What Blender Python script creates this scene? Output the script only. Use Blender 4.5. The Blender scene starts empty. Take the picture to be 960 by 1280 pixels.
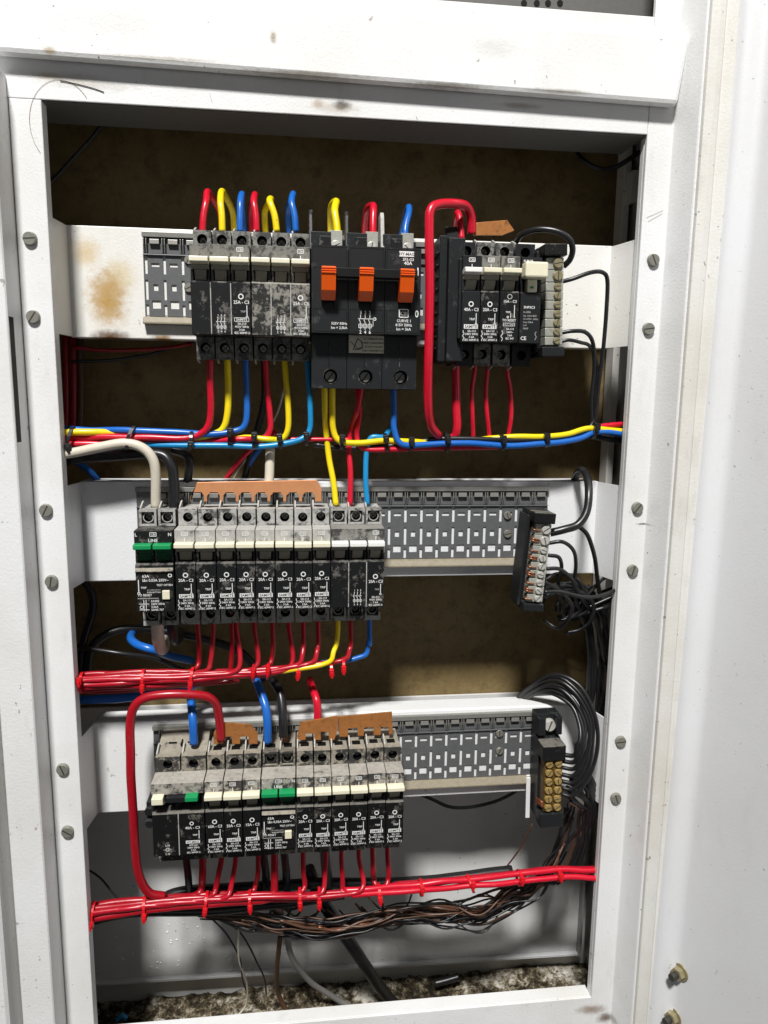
import bpy, bmesh, math, random
from mathutils import Vector, Matrix, noise as mnoise
random.seed(7)
S = bpy.context.scene
COL = S.collection
# ------------------------------------------------------------------ camera
YAW, PIT, ROL = 0.11686, 0.15581, 0.01268
CP = Vector((0.16044, -0.50616, -0.18299)); FPX = 896.5
fw = Vector((math.sin(YAW)*math.cos(PIT), math.cos(YAW)*math.cos(PIT), -math.sin(PIT)))
r0 = Vector((math.cos(YAW), -math.sin(YAW), 0)); u0 = r0.cross(fw)
rt = r0*math.cos(ROL)+u0*math.sin(ROL); up = u0*math.cos(ROL)-r0*math.sin(ROL)
cam = bpy.data.cameras.new('camera'); co = bpy.data.objects.new('camera', cam); COL.objects.link(co)
m = Matrix((( rt.x, up.x, -fw.x, CP.x), (rt.y, up.y, -fw.y, CP.y), (rt.z, up.z, -fw.z, CP.z), (0, 0, 0, 1)))
co.matrix_world = m
cam.sensor_fit = 'HORIZONTAL'; cam.sensor_width = 36; cam.lens = 36*FPX/960
cam.clip_start = .02; cam.clip_end = 50
S.camera = co
S.render.resolution_x = 768; S.render.resolution_y = 1024
# ------------------------------------------------------------------ light
W = bpy.data.worlds.new('World'); S.world = W; W.use_nodes = True
W.node_tree.nodes['Background'].inputs[0].default_value = (.92, .96, 1, 1)
W.node_tree.nodes['Background'].inputs[1].default_value = .028
def lamp(loc, target, sx, sy, power, col):
    l = bpy.data.lights.new('lamp', 'AREA'); l.shape = 'RECTANGLE'; l.size = sx; l.size_y = sy; l.energy = power; l.color = col
    o = bpy.data.objects.new('lamp', l); COL.objects.link(o); o.location = loc
    o.rotation_euler = (Vector(target)-Vector(loc)).to_track_quat('-Z', 'Y').to_euler()
lamp((-.40, -2.27, 2.87), (.2, 0, -.34), .48, .36, 262, (1, .985, .965))
lamp((.1, -1.5, -.1), (.2, 0, -.4), 1.0, .8, 1.0, (.93, .96, 1))  # soft front fill, added to lift the shadows; no real source
S.view_settings.view_transform = 'Standard'; S.view_settings.look = 'None'
S.view_settings.exposure = 0.0; S.view_settings.gamma = 1

# ------------------------------------------------------------------ helpers
def at(px, py, Y):
    "photo pixel -> world point on the vertical plane at depth Y (metres into the cabinet)"
    d = fw+rt*((px-480)/FPX)+up*((640-py)/FPX)
    return CP+d*((Y-CP.y)/d.y)
def mpp(p): return (Vector(p)-CP).dot(fw)/FPX
class NT:
    def __init__(s, name):
        s.m = bpy.data.materials.new(name); s.m.use_nodes = True; s.t = s.m.node_tree; s.b = s.t.nodes['Principled BSDF']
        s.pos = s.t.nodes.new('ShaderNodeNewGeometry')
    def n(s, typ, **kw):
        x = s.t.nodes.new(typ)
        for k, v in kw.items(): setattr(x, k, v)
        return x
    def l(s, a, b): s.t.links.new(a, b)
    def noise(s, scale, detail=4, rough=.6, stretch=None, off=0):
        x = s.n('ShaderNodeTexNoise'); x.inputs['Scale'].default_value = scale; x.inputs['Detail'].default_value = detail; x.inputs['Roughness'].default_value = rough
        mp = s.n('ShaderNodeMapping'); mp.inputs['Location'].default_value = (off, off*.7, off*1.3)
        if stretch: mp.inputs['Scale'].default_value = stretch
        s.l(s.pos.outputs['Position'], mp.inputs[0]); s.l(mp.outputs[0], x.inputs['Vector']); return x.outputs['Fac']
    def ramp(s, f, stops):
        x = s.n('ShaderNodeValToRGB'); s.l(f, x.inputs[0]); e = x.color_ramp.elements
        while len(e) < len(stops): e.new(.5)
        for i, (p, c) in enumerate(stops):
            e[i].position = p; e[i].color = (c, c, c, 1) if not hasattr(c, '__len__') else (*c, 1)
        return x.outputs[0]
    def mix(s, f, a, b, mode='MIX'):
        x = s.n('ShaderNodeMix', data_type='RGBA', blend_type=mode)
        for i, v in ((0, f), (6, a), (7, b)):
            if hasattr(v, 'is_linked'): s.l(v, x.inputs[i])
            elif hasattr(v, '__len__'): x.inputs[i].default_value = (*v, 1)
            else: x.inputs[i].default_value = v
        return x.outputs[2]
    def math(s, op, a, b=0., clamp=False):
        x = s.n('ShaderNodeMath', operation=op, use_clamp=clamp)
        for i, v in ((0, a), (1, b)):
            if hasattr(v, 'is_linked'): s.l(v, x.inputs[i])
            else: x.inputs[i].default_value = v
        return x.outputs[0]
    def bump(s, f, dist, strength=1):
        x = s.n('ShaderNodeBump'); x.inputs['Strength'].default_value = strength; x.inputs['Distance'].default_value = dist
        s.l(f, x.inputs['Height']); s.l(x.outputs[0], s.b.inputs['Normal'])
    def fin(s, col=None, rough=.5, metal=0, spec=.5):
        if col is not None:
            if hasattr(col, 'is_linked'): s.l(col, s.b.inputs['Base Color'])
            else: s.b.inputs['Base Color'].default_value = (*col, 1)
        if hasattr(rough, 'is_linked'): s.l(rough, s.b.inputs['Roughness'])
        else: s.b.inputs['Roughness'].default_value = rough
        s.b.inputs['Metallic'].default_value = metal; s.b.inputs['Specular IOR Level'].default_value = spec
        return s.m
def paint(name, base, specks=.5, grime=.3, stains=(), rough=.38, peel=.5):
    t = NT(name)
    big = t.ramp(t.noise(9, 6, .65), [(.42, 0.), (.78, 1.)])
    c = t.mix(t.math('MULTIPLY', big, grime), base, tuple(x*y for x, y in zip(base, (.72, .66, .55))))
    smear = t.ramp(t.noise(45, 5, .7, (1, 1, .35), 3), [(.58, 0.), (.8, 1.)])
    c = t.mix(t.math('MULTIPLY', smear, grime*.8), c, tuple(x*.55 for x in base))
    sp = t.ramp(t.noise(330, 2, .5, None, 5), [(.715, 0.), (.75, 1.)])
    patch = t.ramp(t.noise(22, 3, .5, None, 9), [(.42, 0.), (.6, 1.)])
    c = t.mix(t.math('MULTIPLY', t.math('MULTIPLY', sp, patch), specks), c, (.07, .055, .04))
    sp2 = t.ramp(t.noise(120, 3, .6, (1, 1, .8), 15), [(.71, 0.), (.74, 1.)])
    c = t.mix(t.math('MULTIPLY', sp2, specks*.7), c, (.16, .12, .08))
    for (p, rx, rz, colr, amt) in stains:
        mp = t.n('ShaderNodeMapping'); mp.inputs['Scale'].default_value = (1/rx, 0, 1/rz); mp.inputs['Location'].default_value = (-p[0]/rx, 0, -p[2]/rz)
        t.l(t.pos.outputs['Position'], mp.inputs[0])
        ln = t.n('ShaderNodeVectorMath', operation='LENGTH'); t.l(mp.outputs[0], ln.inputs[0])
        f = t.math('ADD', ln.outputs['Value'], t.math('MULTIPLY', t.math('SUBTRACT', t.noise(190, 6, .7, None, p[0]*50), .5), 1.0))
        mk = t.ramp(f, [(0., amt), (.4, amt*.8), (.75, amt*.25), (1., 0.)])
        c = t.mix(mk, c, colr)
    t.bump(t.noise(620, 2, .5), .0006, peel*.55)
    return t.fin(c, rough)
A1 = at(135, 372, .037); A2 = at(138, 421, .037); A3 = at(107, 315, .037); A4 = at(203, 423, .037); A5 = at(150, 345, .037)
M = {}
M['frame'] = paint('frame_paint', (.76, .765, .765), .8, .42, [(at(428, 132, 0), .0075, .0042, (.008, .006, .005), 1.), (at(427, 134, 0), .004, .0025, (.005, .004, .003), 1.), (at(398, 130, 0), .006, .004, (.3, .17, .06), .6), (at(130, 107, 0), .03, .004, (.3, .25, .18), .3), (at(60, 95, 0), .012, .003, (.4, .3, .15), .5), (at(650, 132, 0), .02, .0025, (.25, .2, .14), .6), (at(90, 100, 0), .03, .006, (.42, .38, .3), .5), (at(420, 135, 0), .02, .005, (.35, .3, .22), .5), (at(15, 250, 0), .006, .05, (.45, .43, .38), .5), (at(740, 1262, 0), .016, .006, (.2, .12, .06), .8), (at(757, 1272, 0), .010, .006, (.10, .05, .02), .9), (at(90, 200, 0), .004, .02, (.5, .44, .33), .5), (at(796, 250, 0), .004, .03, (.5, .46, .38), .4), (at(803, 655, 0), .006, .0012, (.06, .05, .04), .9)], rough=.42)
M['beam'] = paint('beam_paint', (.78, .785, .78), .85, .28, [(at(828, 118, -.03), .011, .0035, (.13, .09, .05), .85), (at(340, 25, -.03), .003, .005, (.22, .15, .06), .8), (at(62, 63, -.009), .005, .003, (.35, .25, .1), .8), (at(380, 92, -.009), .05, .0022, (.22, .19, .14), .75), (at(560, 106, -.009), .035, .002, (.2, .17, .12), .8), (at(700, 114, -.009), .03, .002, (.2, .17, .12), .7), (at(200, 73, -.009), .05, .0018, (.3, .27, .2), .6), (at(620, 60, -.009), .02, .008, (.5, .48, .42), .35), (at(150, 30, -.009), .04, .012, (.55, .53, .47), .3)], rough=.42)
M['gasket'] = paint('edge_strip_paint', (.68, .67, .635), 1., .6, rough=.5)
M['door'] = paint('door_paint', (.70, .708, .72), .6, .2, rough=.36, peel=.3)
M['rail1'] = paint('stained_rail_paint', (.78, .775, .74), .8, .3, [(A3, .013, .013, (.55, .38, .14), .65), (A5, .015, .016, (.6, .46, .2), .55), (A1, .018, .026, (.42, .24, .04), .95), (A2, .017, .0065, (.10, .045, .012), 1.), (A4, .010, .0035, (.22, .1, .01), 1.)])
M['rail2'] = paint('rail_paint', (.74, .75, .76), .4, .2)
M['rail3'] = paint('dusty_rail_paint', (.76, .765, .76), .6, .25)
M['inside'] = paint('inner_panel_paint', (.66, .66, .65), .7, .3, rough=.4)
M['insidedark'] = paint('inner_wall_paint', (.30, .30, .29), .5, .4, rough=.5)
def mk_board():
    t = NT('backing_board')
    c = t.mix(t.ramp(t.noise(14, 7, .7), [(.3, 0.), (.7, 1.)]), (.175, .125, .050), (.26, .19, .088))
    c = t.mix(t.ramp(t.noise(60, 8, .75, None, 2), [(.5, 0.), (.72, .7)]), c, (.055, .038, .018))
    ck = t.ramp(t.noise(28, 8, .8, (1, 1, .6), 7), [(.487, 0.), (.5, .7), (.513, 0.)])
    c = t.mix(t.math('MULTIPLY', ck, .5), c, (.02, .014, .008))
    for (px, py, rx, rz, a) in ((165, 205, .055, .016, 35), (120, 480, .06, .012, -15), (200, 475, .03, .012, 25)):
        p = at(px, py, .12)
        mp = t.n('ShaderNodeMapping'); mp.vector_type = 'TEXTURE'; mp.inputs['Location'].default_value = p; mp.inputs['Rotation'].default_value = (0, math.radians(a), 0); mp.inputs['Scale'].default_value = (rx*.5, 1, rz*.5)
        t.l(t.pos.outputs['Position'], mp.inputs[0]); ln = t.n('ShaderNodeVectorMath', operation='LENGTH'); t.l(mp.outputs[0], ln.inputs[0])
        f = t.math('MULTIPLY', t.ramp(ln.outputs['Value'], [(.2, 1.), (1., 0.)]), t.ramp(t.noise(300, 5, .8, None, 4), [(.5, 0.), (.65, 1.)]))
        c = t.mix(t.math('MULTIPLY', f, .55), c, (.30, .27, .21))
    t.bump(t.noise(200, 5, .7), .0005, .5)
    return t.fin(c, .6, 0, .3)
M['board'] = mk_board()
def plastic(name, base, dust, amt, topdust, rough=.42, scale=260, dcol2=None, thr=.5):
    "plastic with grime: patchy, more of it lying on faces that point up"
    t = NT(name)
    n1 = t.noise(scale, 6, .72); n2 = t.noise(scale*.28, 4, .6, None, 4)
    nz = t.n('ShaderNodeSeparateXYZ'); t.l(t.pos.outputs['Normal'], nz.inputs[0])
    upf = t.ramp(nz.outputs['Z'], [(.15, 0.), (.7, 1.)])
    v = t.math('ADD', t.math('MULTIPLY', n1, .55), t.math('MULTIPLY', n2, .55))
    v = t.math('ADD', v, t.math('MULTIPLY', upf, topdust))
    f = t.ramp(v, [(thr-.04, 0.), (thr+.035, .75), (thr+.2, 1.)])
    dc = t.mix(t.noise(scale*1.7, 4, .7, None, 2), tuple(x*.55 for x in dust), tuple(min(1, x*1.35) for x in dust))
    c = t.mix(t.math('MULTIPLY', f, amt), base, dc)
    t.bump(n1, .0002, .5)
    return t.fin(c, t.ramp(f, [(0, rough), (1, .8)]), 0, .28)
M['black'] = plastic('black_plastic', (.010, .0105, .011), (.30, .28, .25), .45, .08, .38, 300, thr=.63)
M['blackclean'] = plastic('clean_black_plastic', (.013, .014, .015), (.16, .16, .16), .22, .06, .42, 250, thr=.66)
M['blackscuff'] = plastic('scuffed_black_plastic', (.018, .018, .017), (.40, .38, .33), .72, .12, .5, 420, thr=.57)
M['grey1'] = plastic('dusty_grey_plastic', (.05, .05, .048), (.31, .30, .27), .8, .18, .5, 330, thr=.55)
M['grey2'] = plastic('pale_dusty_plastic', (.07, .07, .068), (.50, .49, .46), .85, .14, .5, 340, thr=.50)
M['logo1'] = plastic('grimy_plastic', (.06, .06, .055), (.28, .27, .24), .7, .2, .5, 380, thr=.55)
M['logo2'] = plastic('pale_grimy_plastic', (.10, .10, .095), (.48, .47, .44), .9, .12, .55, 240, thr=.47)
M['grey3'] = plastic('thick_dust_plastic', (.035, .034, .032), (.36, .325, .26), .92, .15, .7, 300, thr=.575)
M['logo3'] = plastic('thick_dust_pale_plastic', (.04, .038, .036), (.44, .41, .36), .95, .13, .7, 230, thr=.55)
M['black3'] = plastic('dusted_black_plastic', (.008, .008, .008), (.32, .30, .26), .5, .2, .42, 330, thr=.655)
M['clear'] = plastic('tab_plastic', (.16, .16, .15), (.55, .54, .5), .8, .1, .3, 500, thr=.48)
def simple(name, c, rough=.4, metal=0, spec=.5, var=.25, sc=200, bump=0, dirt=None):
    t = NT(name)
    col = t.mix(t.noise(sc, 5, .65), tuple(x*(1-var) for x in c), tuple(min(1, x*(1+var)) for x in c))
    if dirt: col = t.mix(t.ramp(t.noise(sc*1.6, 5, .75, None, 6), [(dirt[1], 0.), (dirt[1]+.1, dirt[2])]), col, dirt[0])
    if bump: t.bump(t.noise(sc*2, 3, .5), bump, .5)
    return t.fin(col, rough, metal, spec)
M['upperdark'] = simple('dark_panel_and_painted_shade', (.11, .108, .10), .5)  # dark grey of the upper panel; on the header underside, painted-in shade
M['hole'] = simple('hole_black', (.004, .004, .004), .6, spec=.2)
M['cream'] = simple('cream_plastic', (.74, .70, .53), .35, var=.08, dirt=((.32, .27, .18), .62, .6))
M['white_pl'] = simple('white_plastic', (.78, .78, .74), .35, var=.06, dirt=((.35, .3, .2), .66, .6))
M['lever'] = simple('dull_lever_plastic', (.30, .28, .22), .4, var=.15)  # duller, darker tone than the cream handle bar
M['green'] = simple('green_plastic', (.008, .27, .085), .35, var=.12, dirt=((.3, .4, .3), .68, .5))
M['dgreen'] = simple('shaded_green_plastic', (.006, .075, .03), .45, var=.3)  # shadow under the green handle bar, put into the plastic's colour
M['orange'] = simple('orange_plastic', (.80, .105, .006), .33, var=.1)
M['print'] = simple('white_print', (.72, .72, .70), .5, var=.15, sc=900)
M['printdim'] = simple('worn_print', (.34, .34, .33), .6, var=.4, sc=1200)
M['printdark'] = simple('dark_print', (.02, .02, .02), .5)
M['sticker'] = simple('sticker_paper', (.58, .54, .42), .5, var=.1, sc=300)
M['tray'] = simple('grey_tray_metal', (.125, .128, .132), .42, .2, var=.2, sc=300, dirt=((.3, .29, .27), .60, .5))
M['traylip'] = simple('dusty_tray_edge', (.26, .225, .16), .6, 0, var=.35, sc=300, dirt=((.08, .07, .05), .58, .7))
M['trayhook'] = simple('zinc_tray_metal', (.24, .24, .225), .35, .3, var=.3, sc=260, dirt=((.28, .25, .19), .5, .7))
M['zinc'] = simple('zinc_screw', (.58, .57, .52), .32, .35, var=.25, sc=300)
M['screw'] = simple('aged_screw_metal', (.24, .235, .20), .42, .35, var=.35, sc=420)
M['slot'] = simple('slot_dark', (.03, .028, .022), .6)
M['alu'] = simple('terminal_metal', (.42, .42, .37), .36, .35, var=.3, sc=350, dirt=((.12, .1, .06), .58, .6))
M['brassdark'] = simple('dark_brass', (.13, .075, .02), .45, .4, var=.4, sc=500)
M['brass'] = simple('brass', (.42, .29, .10), .35, .35, var=.35, sc=400, dirt=((.1, .06, .02), .55, .6))
M['nickel'] = simple('dull_nickel', (.30, .26, .15), .35, .35, var=.3, sc=400)
M['copper'] = simple('copper_bar', (.74, .33, .15), .38, .45, var=.18, sc=120, dirt=((.25, .09, .03), .63, .7))
M['copperdull'] = simple('aged_copper_bar', (.42, .17, .05), .42, .35, var=.35, sc=160, dirt=((.12, .05, .02), .55, .7))
M['copperwire'] = simple('bare_copper', (.34, .13, .065), .35, .8, var=.3, sc=600)
def pvc(name, c, rough=.30, dust=.35):
    t = NT(name)
    f = t.ramp(t.noise(170, 5, .7, None, 8), [(.58, 0.), (.76, dust)])
    col = t.mix(f, c, tuple(x*.45+.10 for x in c))
    col = t.mix(t.ramp(t.noise(420, 3, .6, None, 3), [(.66, 0.), (.7, .5)]), col, (.03, .025, .02))
    t.bump(t.noise(260, 3, .5), .0002, .35)
    return t.fin(col, rough, 0, .5)
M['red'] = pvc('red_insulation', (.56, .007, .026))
M['dred'] = pvc('dark_and_shaded_red_insulation', (.34, .006, .014))  # darker red; on the hanging wires it paints in their shade
M['yellow'] = pvc('yellow_insulation', (.82, .62, .008))
M['blue'] = pvc('blue_insulation', (.012, .12, .46))
M['lblue'] = pvc('light_blue_insulation', (.01, .24, .52))
M['kblack'] = pvc('black_insulation', (.013, .013, .014), .33, .3)
M['kcream'] = pvc('cream_insulation', (.60, .55, .45), .45, .6)
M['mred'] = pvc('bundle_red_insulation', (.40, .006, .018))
M['brown'] = pvc('brown_insulation', (.085, .04, .022), .4)
M['kgrey'] = pvc('grey_braid', (.22, .21, .20), .5, .8)
M['tieb'] = simple('black_nylon', (.012, .012, .013), .35)
M['tier'] = simple('red_nylon', (.58, .008, .014), .3, var=.1)
def mk_debris():
    t = NT('floor_dirt')
    c = t.ramp(t.math('ADD', t.math('MULTIPLY', t.noise(110, 8, .8), .62), t.math('MULTIPLY', t.noise(26, 4, .6, None, 3), .42)), [(.45, (.016, .013, .008)), (.51, (.085, .066, .038)), (.55, (.27, .23, .16)), (.61, (.62, .59, .52))])
    t.bump(t.noise(260, 6, .8), .002, 1)
    return t.fin(c, .85, 0, .2)
M['dirt'] = mk_debris()

class MB:
    def __init__(s): s.b = bmesh.new(); s.mats = []
    def mi(s, m):
        if m not in s.mats: s.mats.append(m)
        return s.mats.index(m)
    def hexa(s, c, mat):
        "c: 8 corners, bottom ring then top ring"
        v = [s.b.verts.new(p) for p in c]; k = s.mi(mat)
        for f in ((3, 2, 1, 0), (4, 5, 6, 7), (0, 1, 5, 4), (1, 2, 6, 5), (2, 3, 7, 6), (3, 0, 4, 7)):
            s.b.faces.new([v[i] for i in f]).material_index = k
    def box(s, x0, x1, y0, y1, z0, z1, mat):
        s.hexa([(x0, y0, z0), (x1, y0, z0), (x1, y1, z0), (x0, y1, z0), (x0, y0, z1), (x1, y0, z1), (x1, y1, z1), (x0, y1, z1)], mat)
    def prism(s, prof, x0, x1, mat):
        "profile in (y,z), extruded along x"
        k = s.mi(mat); a = [s.b.verts.new((x0, y, z)) for y, z in prof]; b = [s.b.verts.new((x1, y, z)) for y, z in prof]; n = len(prof)
        s.b.faces.new(a).material_index = k; s.b.faces.new(b[::-1]).material_index = k
        for i in range(n): s.b.faces.new((a[i], b[i], b[(i+1) % n], a[(i+1) % n])).material_index = k
    def prismy(s, prof, y0, y1, mat):
        "profile in (x,z), extruded along y"
        k = s.mi(mat); a = [s.b.verts.new((x, y0, z)) for x, z in prof]; b = [s.b.verts.new((x, y1, z)) for x, z in prof]; n = len(prof)
        s.b.faces.new(a).material_index = k; s.b.faces.new(b[::-1]).material_index = k
        for i in range(n): s.b.faces.new((a[i], b[i], b[(i+1) % n], a[(i+1) % n])).material_index = k
    def prismz(s, prof, z0, z1, mat):
        k = s.mi(mat); a = [s.b.verts.new((x, y, z0)) for x, y in prof]; b = [s.b.verts.new((x, y, z1)) for x, y in prof]; n = len(prof)
        s.b.faces.new(a).material_index = k; s.b.faces.new(b[::-1]).material_index = k
        for i in range(n): s.b.faces.new((a[i], b[i], b[(i+1) % n], a[(i+1) % n])).material_index = k
    def cyl(s, c, ax, r, h, mat, n=18, r2=None):
        ax = Vector(ax).normalized(); q = ax.to_track_quat('Z', 'Y'); k = s.mi(mat); r2 = r if r2 is None else r2; c = Vector(c)
        a = [s.b.verts.new(c+q @ Vector((r*math.cos(i*2*math.pi/n), r*math.sin(i*2*math.pi/n), 0))) for i in range(n)]
        b = [s.b.verts.new(c+q @ Vector((r2*math.cos(i*2*math.pi/n), r2*math.sin(i*2*math.pi/n), h))) for i in range(n)]
        s.b.faces.new(a[::-1]).material_index = k; s.b.faces.new(b).material_index = k
        for i in range(n): f = s.b.faces.new((a[i], a[(i+1) % n], b[(i+1) % n], b[i])); f.material_index = k; f.smooth = n > 8
    def screw(s, c, r, h, mat, slotmat, ang=.6, ax=(0, -1, 0), cross=False, head=True):
        s.cyl(c, ax, r, h, mat, 20, r*.86)
        ax = Vector(ax).normalized(); t = ax.to_track_quat('Z', 'Y')
        for a in ((ang, ang+math.pi/2) if cross else (ang,)):
            d = t @ Vector((math.cos(a), math.sin(a), 0)); e = ax.cross(d); p = Vector(c)+ax*(h-.00012)
            L = r*.84; w = r*.105; cs = [p+d*i*L+e*j*w for i, j in ((-1, -1), (1, -1), (1, 1), (-1, 1))]
            s.hexa(cs+[q+ax*.0002 for q in cs], slotmat)
    def holeface(s, x0, x1, z0, z1, y, cx, cz, r, depth, mat, inner, n=20):
        "front plate with a round hole, and the bore behind it"
        k = s.mi(mat); ki = s.mi(inner)
        ring = [s.b.verts.new((cx+r*math.cos(i*2*math.pi/n), y, cz+r*math.sin(i*2*math.pi/n))) for i in range(n)]
        bk = [s.b.verts.new((v.co.x, y+depth, v.co.z)) for v in ring]
        def edge(a):
            dx, dz = math.cos(a), math.sin(a); t = 1e9
            if dx > 1e-6: t = min(t, (x1-cx)/dx)
            if dx < -1e-6: t = min(t, (x0-cx)/dx)
            if dz > 1e-6: t = min(t, (z1-cz)/dz)
            if dz < -1e-6: t = min(t, (z0-cz)/dz)
            return (cx+dx*t, y, cz+dz*t)
        angs = [i*2*math.pi/n for i in range(n)]
        out = [s.b.verts.new(edge(a)) for a in angs]
        cor = [(x1, z1), (x0, z1), (x0, z0), (x1, z0)]
        for i in range(n):
            j = (i+1) % n; a0 = angs[i]; a1 = angs[i]+2*math.pi/n; mid = None
            for (X, Z) in cor:
                ca = math.atan2(Z-cz, X-cx) % (2*math.pi)
                if a0+1e-6 < ca < a1-1e-6: mid = s.b.verts.new((X, y, Z))
            fs = [ring[i], ring[j], out[j]]+([mid] if mid else [])+[out[i]]
            s.b.faces.new(fs[::-1]).material_index = k
            s.b.faces.new((ring[i], bk[i], bk[j], ring[j])).material_index = ki
        s.b.faces.new(bk).material_index = ki
    def plate(s, x0, x1, z0, z1, y, th, holes, mat):
        xs = sorted({x0, x1, *[v for h in holes for v in h[:2] if x0 < v < x1]}); zs = sorted({z0, z1, *[v for h in holes for v in h[2:] if z0 < v < z1]})
        k = s.mi(mat)
        def solid(i, j):
            if i < 0 or j < 0 or i >= len(xs)-1 or j >= len(zs)-1: return False
            cx = (xs[i]+xs[i+1])/2; cz = (zs[j]+zs[j+1])/2
            return not any(h[0] < cx < h[1] and h[2] < cz < h[3] for h in holes)
        def q(*p): s.b.faces.new([s.b.verts.new(v) for v in p]).material_index = k
        for i in range(len(xs)-1):
            for j in range(len(zs)-1):
                if not solid(i, j): continue
                a, b, c, d = xs[i], xs[i+1], zs[j], zs[j+1]; e = y+th
                q((a, y, c), (b, y, c), (b, y, d), (a, y, d))
                if not solid(i-1, j): q((a, y, c), (a, y, d), (a, e, d), (a, e, c))
                if not solid(i+1, j): q((b, y, c), (b, e, c), (b, e, d), (b, y, d))
                if not solid(i, j-1): q((a, y, c), (a, e, c), (b, e, c), (b, y, c))
                if not solid(i, j+1): q((a, y, d), (b, y, d), (b, e, d), (a, e, d))
    def tube(s, pts, r, mat, n=10, closed=False, taper=None):
        k = s.mi(mat); P = [Vector(p) for p in pts]; rings = []; N = len(P)
        t0 = (P[1]-P[0]).normalized(); nr = t0.orthogonal().normalized()
        for i, p in enumerate(P):
            if closed: t = (P[(i+1) % N]-P[i-1]).normalized()
            else: t = (P[min(i+1, N-1)]-P[max(i-1, 0)]).normalized()
            nr = (nr-t*nr.dot(t)).normalized(); bn = t.cross(nr); rr = r if taper is None else r*taper(i/(N-1))
            rings.append([s.b.verts.new(p+nr*(rr*math.cos(a*2*math.pi/n))+bn*(rr*math.sin(a*2*math.pi/n))) for a in range(n)])
        for i in range(N if closed else N-1):
            A, B = rings[i], rings[(i+1) % N]
            for a in range(n): f = s.b.faces.new((A[a], A[(a+1) % n], B[(a+1) % n], B[a])); f.material_index = k; f.smooth = True
        if not closed:
            s.b.faces.new(rings[0][::-1]).material_index = k; s.b.faces.new(rings[-1]).material_index = k
    def text(s, st, x, z, size, y, mat, align='LEFT', sx=1):
        vs, fs = glyphs(st); wd = max([v[0] for v in vs], default=0)
        ox = {'LEFT': 0, 'CENTER': -wd/2, 'RIGHT': -wd}[align]; k = s.mi(mat)
        V = [s.b.verts.new((x+(v[0]+ox)*size*sx, y, z+v[1]*size)) for v in vs]
        for f in fs:
            try: s.b.faces.new([V[i] for i in f]).material_index = k
            except ValueError: pass
    def rect(s, x0, x1, z0, z1, y, mat):
        s.b.faces.new([s.b.verts.new(p) for p in ((x0, y, z0), (x1, y, z0), (x1, y, z1), (x0, y, z1))]).material_index = s.mi(mat)
    def line(s, pts, w, y, mat):
        for (a, b), (c, d) in zip(pts, pts[1:]):
            L = math.hypot(c-a, d-b) or 1; nx, nz = -(d-b)/L*w/2, (c-a)/L*w/2
            s.b.faces.new([s.b.verts.new(p) for p in ((a+nx, y, b+nz), (a-nx, y, b-nz), (c-nx, y, d-nz), (c+nx, y, d+nz))]).material_index = s.mi(mat)
    def ring(s, cx, cz, ro, ri, y, mat, n=18):
        k = s.mi(mat); o = []; q = []
        for i in range(n):
            a = i*2*math.pi/n; o.append(s.b.verts.new((cx+ro*math.cos(a), y, cz+ro*math.sin(a)))); q.append(s.b.verts.new((cx+ri*math.cos(a), y, cz+ri*math.sin(a))))
        for i in range(n): j = (i+1) % n; s.b.faces.new((o[i], o[j], q[j], q[i])).material_index = k
    def mesh(s, name):
        me = bpy.data.meshes.new(name); bmesh.ops.recalc_face_normals(s.b, faces=s.b.faces); s.b.to_mesh(me); s.b.free()
        for q in s.mats: me.materials.append(M[q])
        return me
    def obj(s, name, parent=None, bevel=0):
        return link(name, s.mesh(name), parent, bevel)
def link(name, me, parent=None, bevel=0):
    o = bpy.data.objects.new(name, me); COL.objects.link(o); o.parent = parent
    if bevel:
        b = o.modifiers.new('bevel', 'BEVEL'); b.width = bevel; b.segments = 2; b.limit_method = 'ANGLE'; b.angle_limit = .9; b.use_clamp_overlap = True
    return o
_g = {}
def glyphs(st):
    if st not in _g:
        cu = bpy.data.curves.new('lettering', 'FONT'); cu.body = st; cu.size = 1; cu.resolution_u = 2; cu.offset = .014
        ob = bpy.data.objects.new('lettering', cu); COL.objects.link(ob)
        bpy.context.view_layer.update()
        me = bpy.data.meshes.new_from_object(ob.evaluated_get(bpy.context.evaluated_depsgraph_get()))
        _g[st] = ([(v.co.x, v.co.y) for v in me.vertices], [list(p.vertices) for p in me.polygons])
        bpy.data.objects.remove(ob); bpy.data.curves.remove(cu); bpy.data.meshes.remove(me)
    return _g[st]
def tag(o, label, cat, group=None, kind=None):
    o['label'] = label; o['category'] = cat
    if group: o['group'] = group
    if kind: o['kind'] = kind
    return o
def thing(name, loc, label, cat, group=None):
    o = bpy.data.objects.new(name, None); COL.objects.link(o); o.location = loc; o.empty_display_size = .01
    return tag(o, label, cat, group)
def smooth_path(P, per=7):
    P = [Vector(p) for p in P]; Q = [P[0]*2-P[1]]+P+[P[-1]*2-P[-2]]; out = []
    for i in range(1, len(Q)-2):
        a, b, c, d = Q[i-1], Q[i], Q[i+1], Q[i+2]; n = per
        for k in range(n):
            t = k/n; out.append(.5*((2*b)+(c-a)*t+(2*a-5*b+4*c-d)*t*t+(3*b-a-3*c+d)*t**3))
    out.append(P[-1]); return out
def wire(colr, wpx, pts, label, group=None, name='wire', cat='wire', n=12, wob=.00045):
    "pts: (px, py, Y); wpx: thickness in photo pixels"
    P = [at(*p) for p in pts]; r = wpx/2*sum(mpp(p) for p in P)/len(P)
    sp = smooth_path(P)
    if wob:
        ph = random.random()*50
        sp = [p+Vector((mnoise.noise(p*40+Vector((ph, 0, 0))), mnoise.noise(p*40+Vector((0, ph, 9))), mnoise.noise(p*40+Vector((3, 5, ph)))))*wob for p in sp]
    b = MB(); b.tube(sp, r, colr, n)
    return tag(b.obj(name), label, cat, group)

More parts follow.
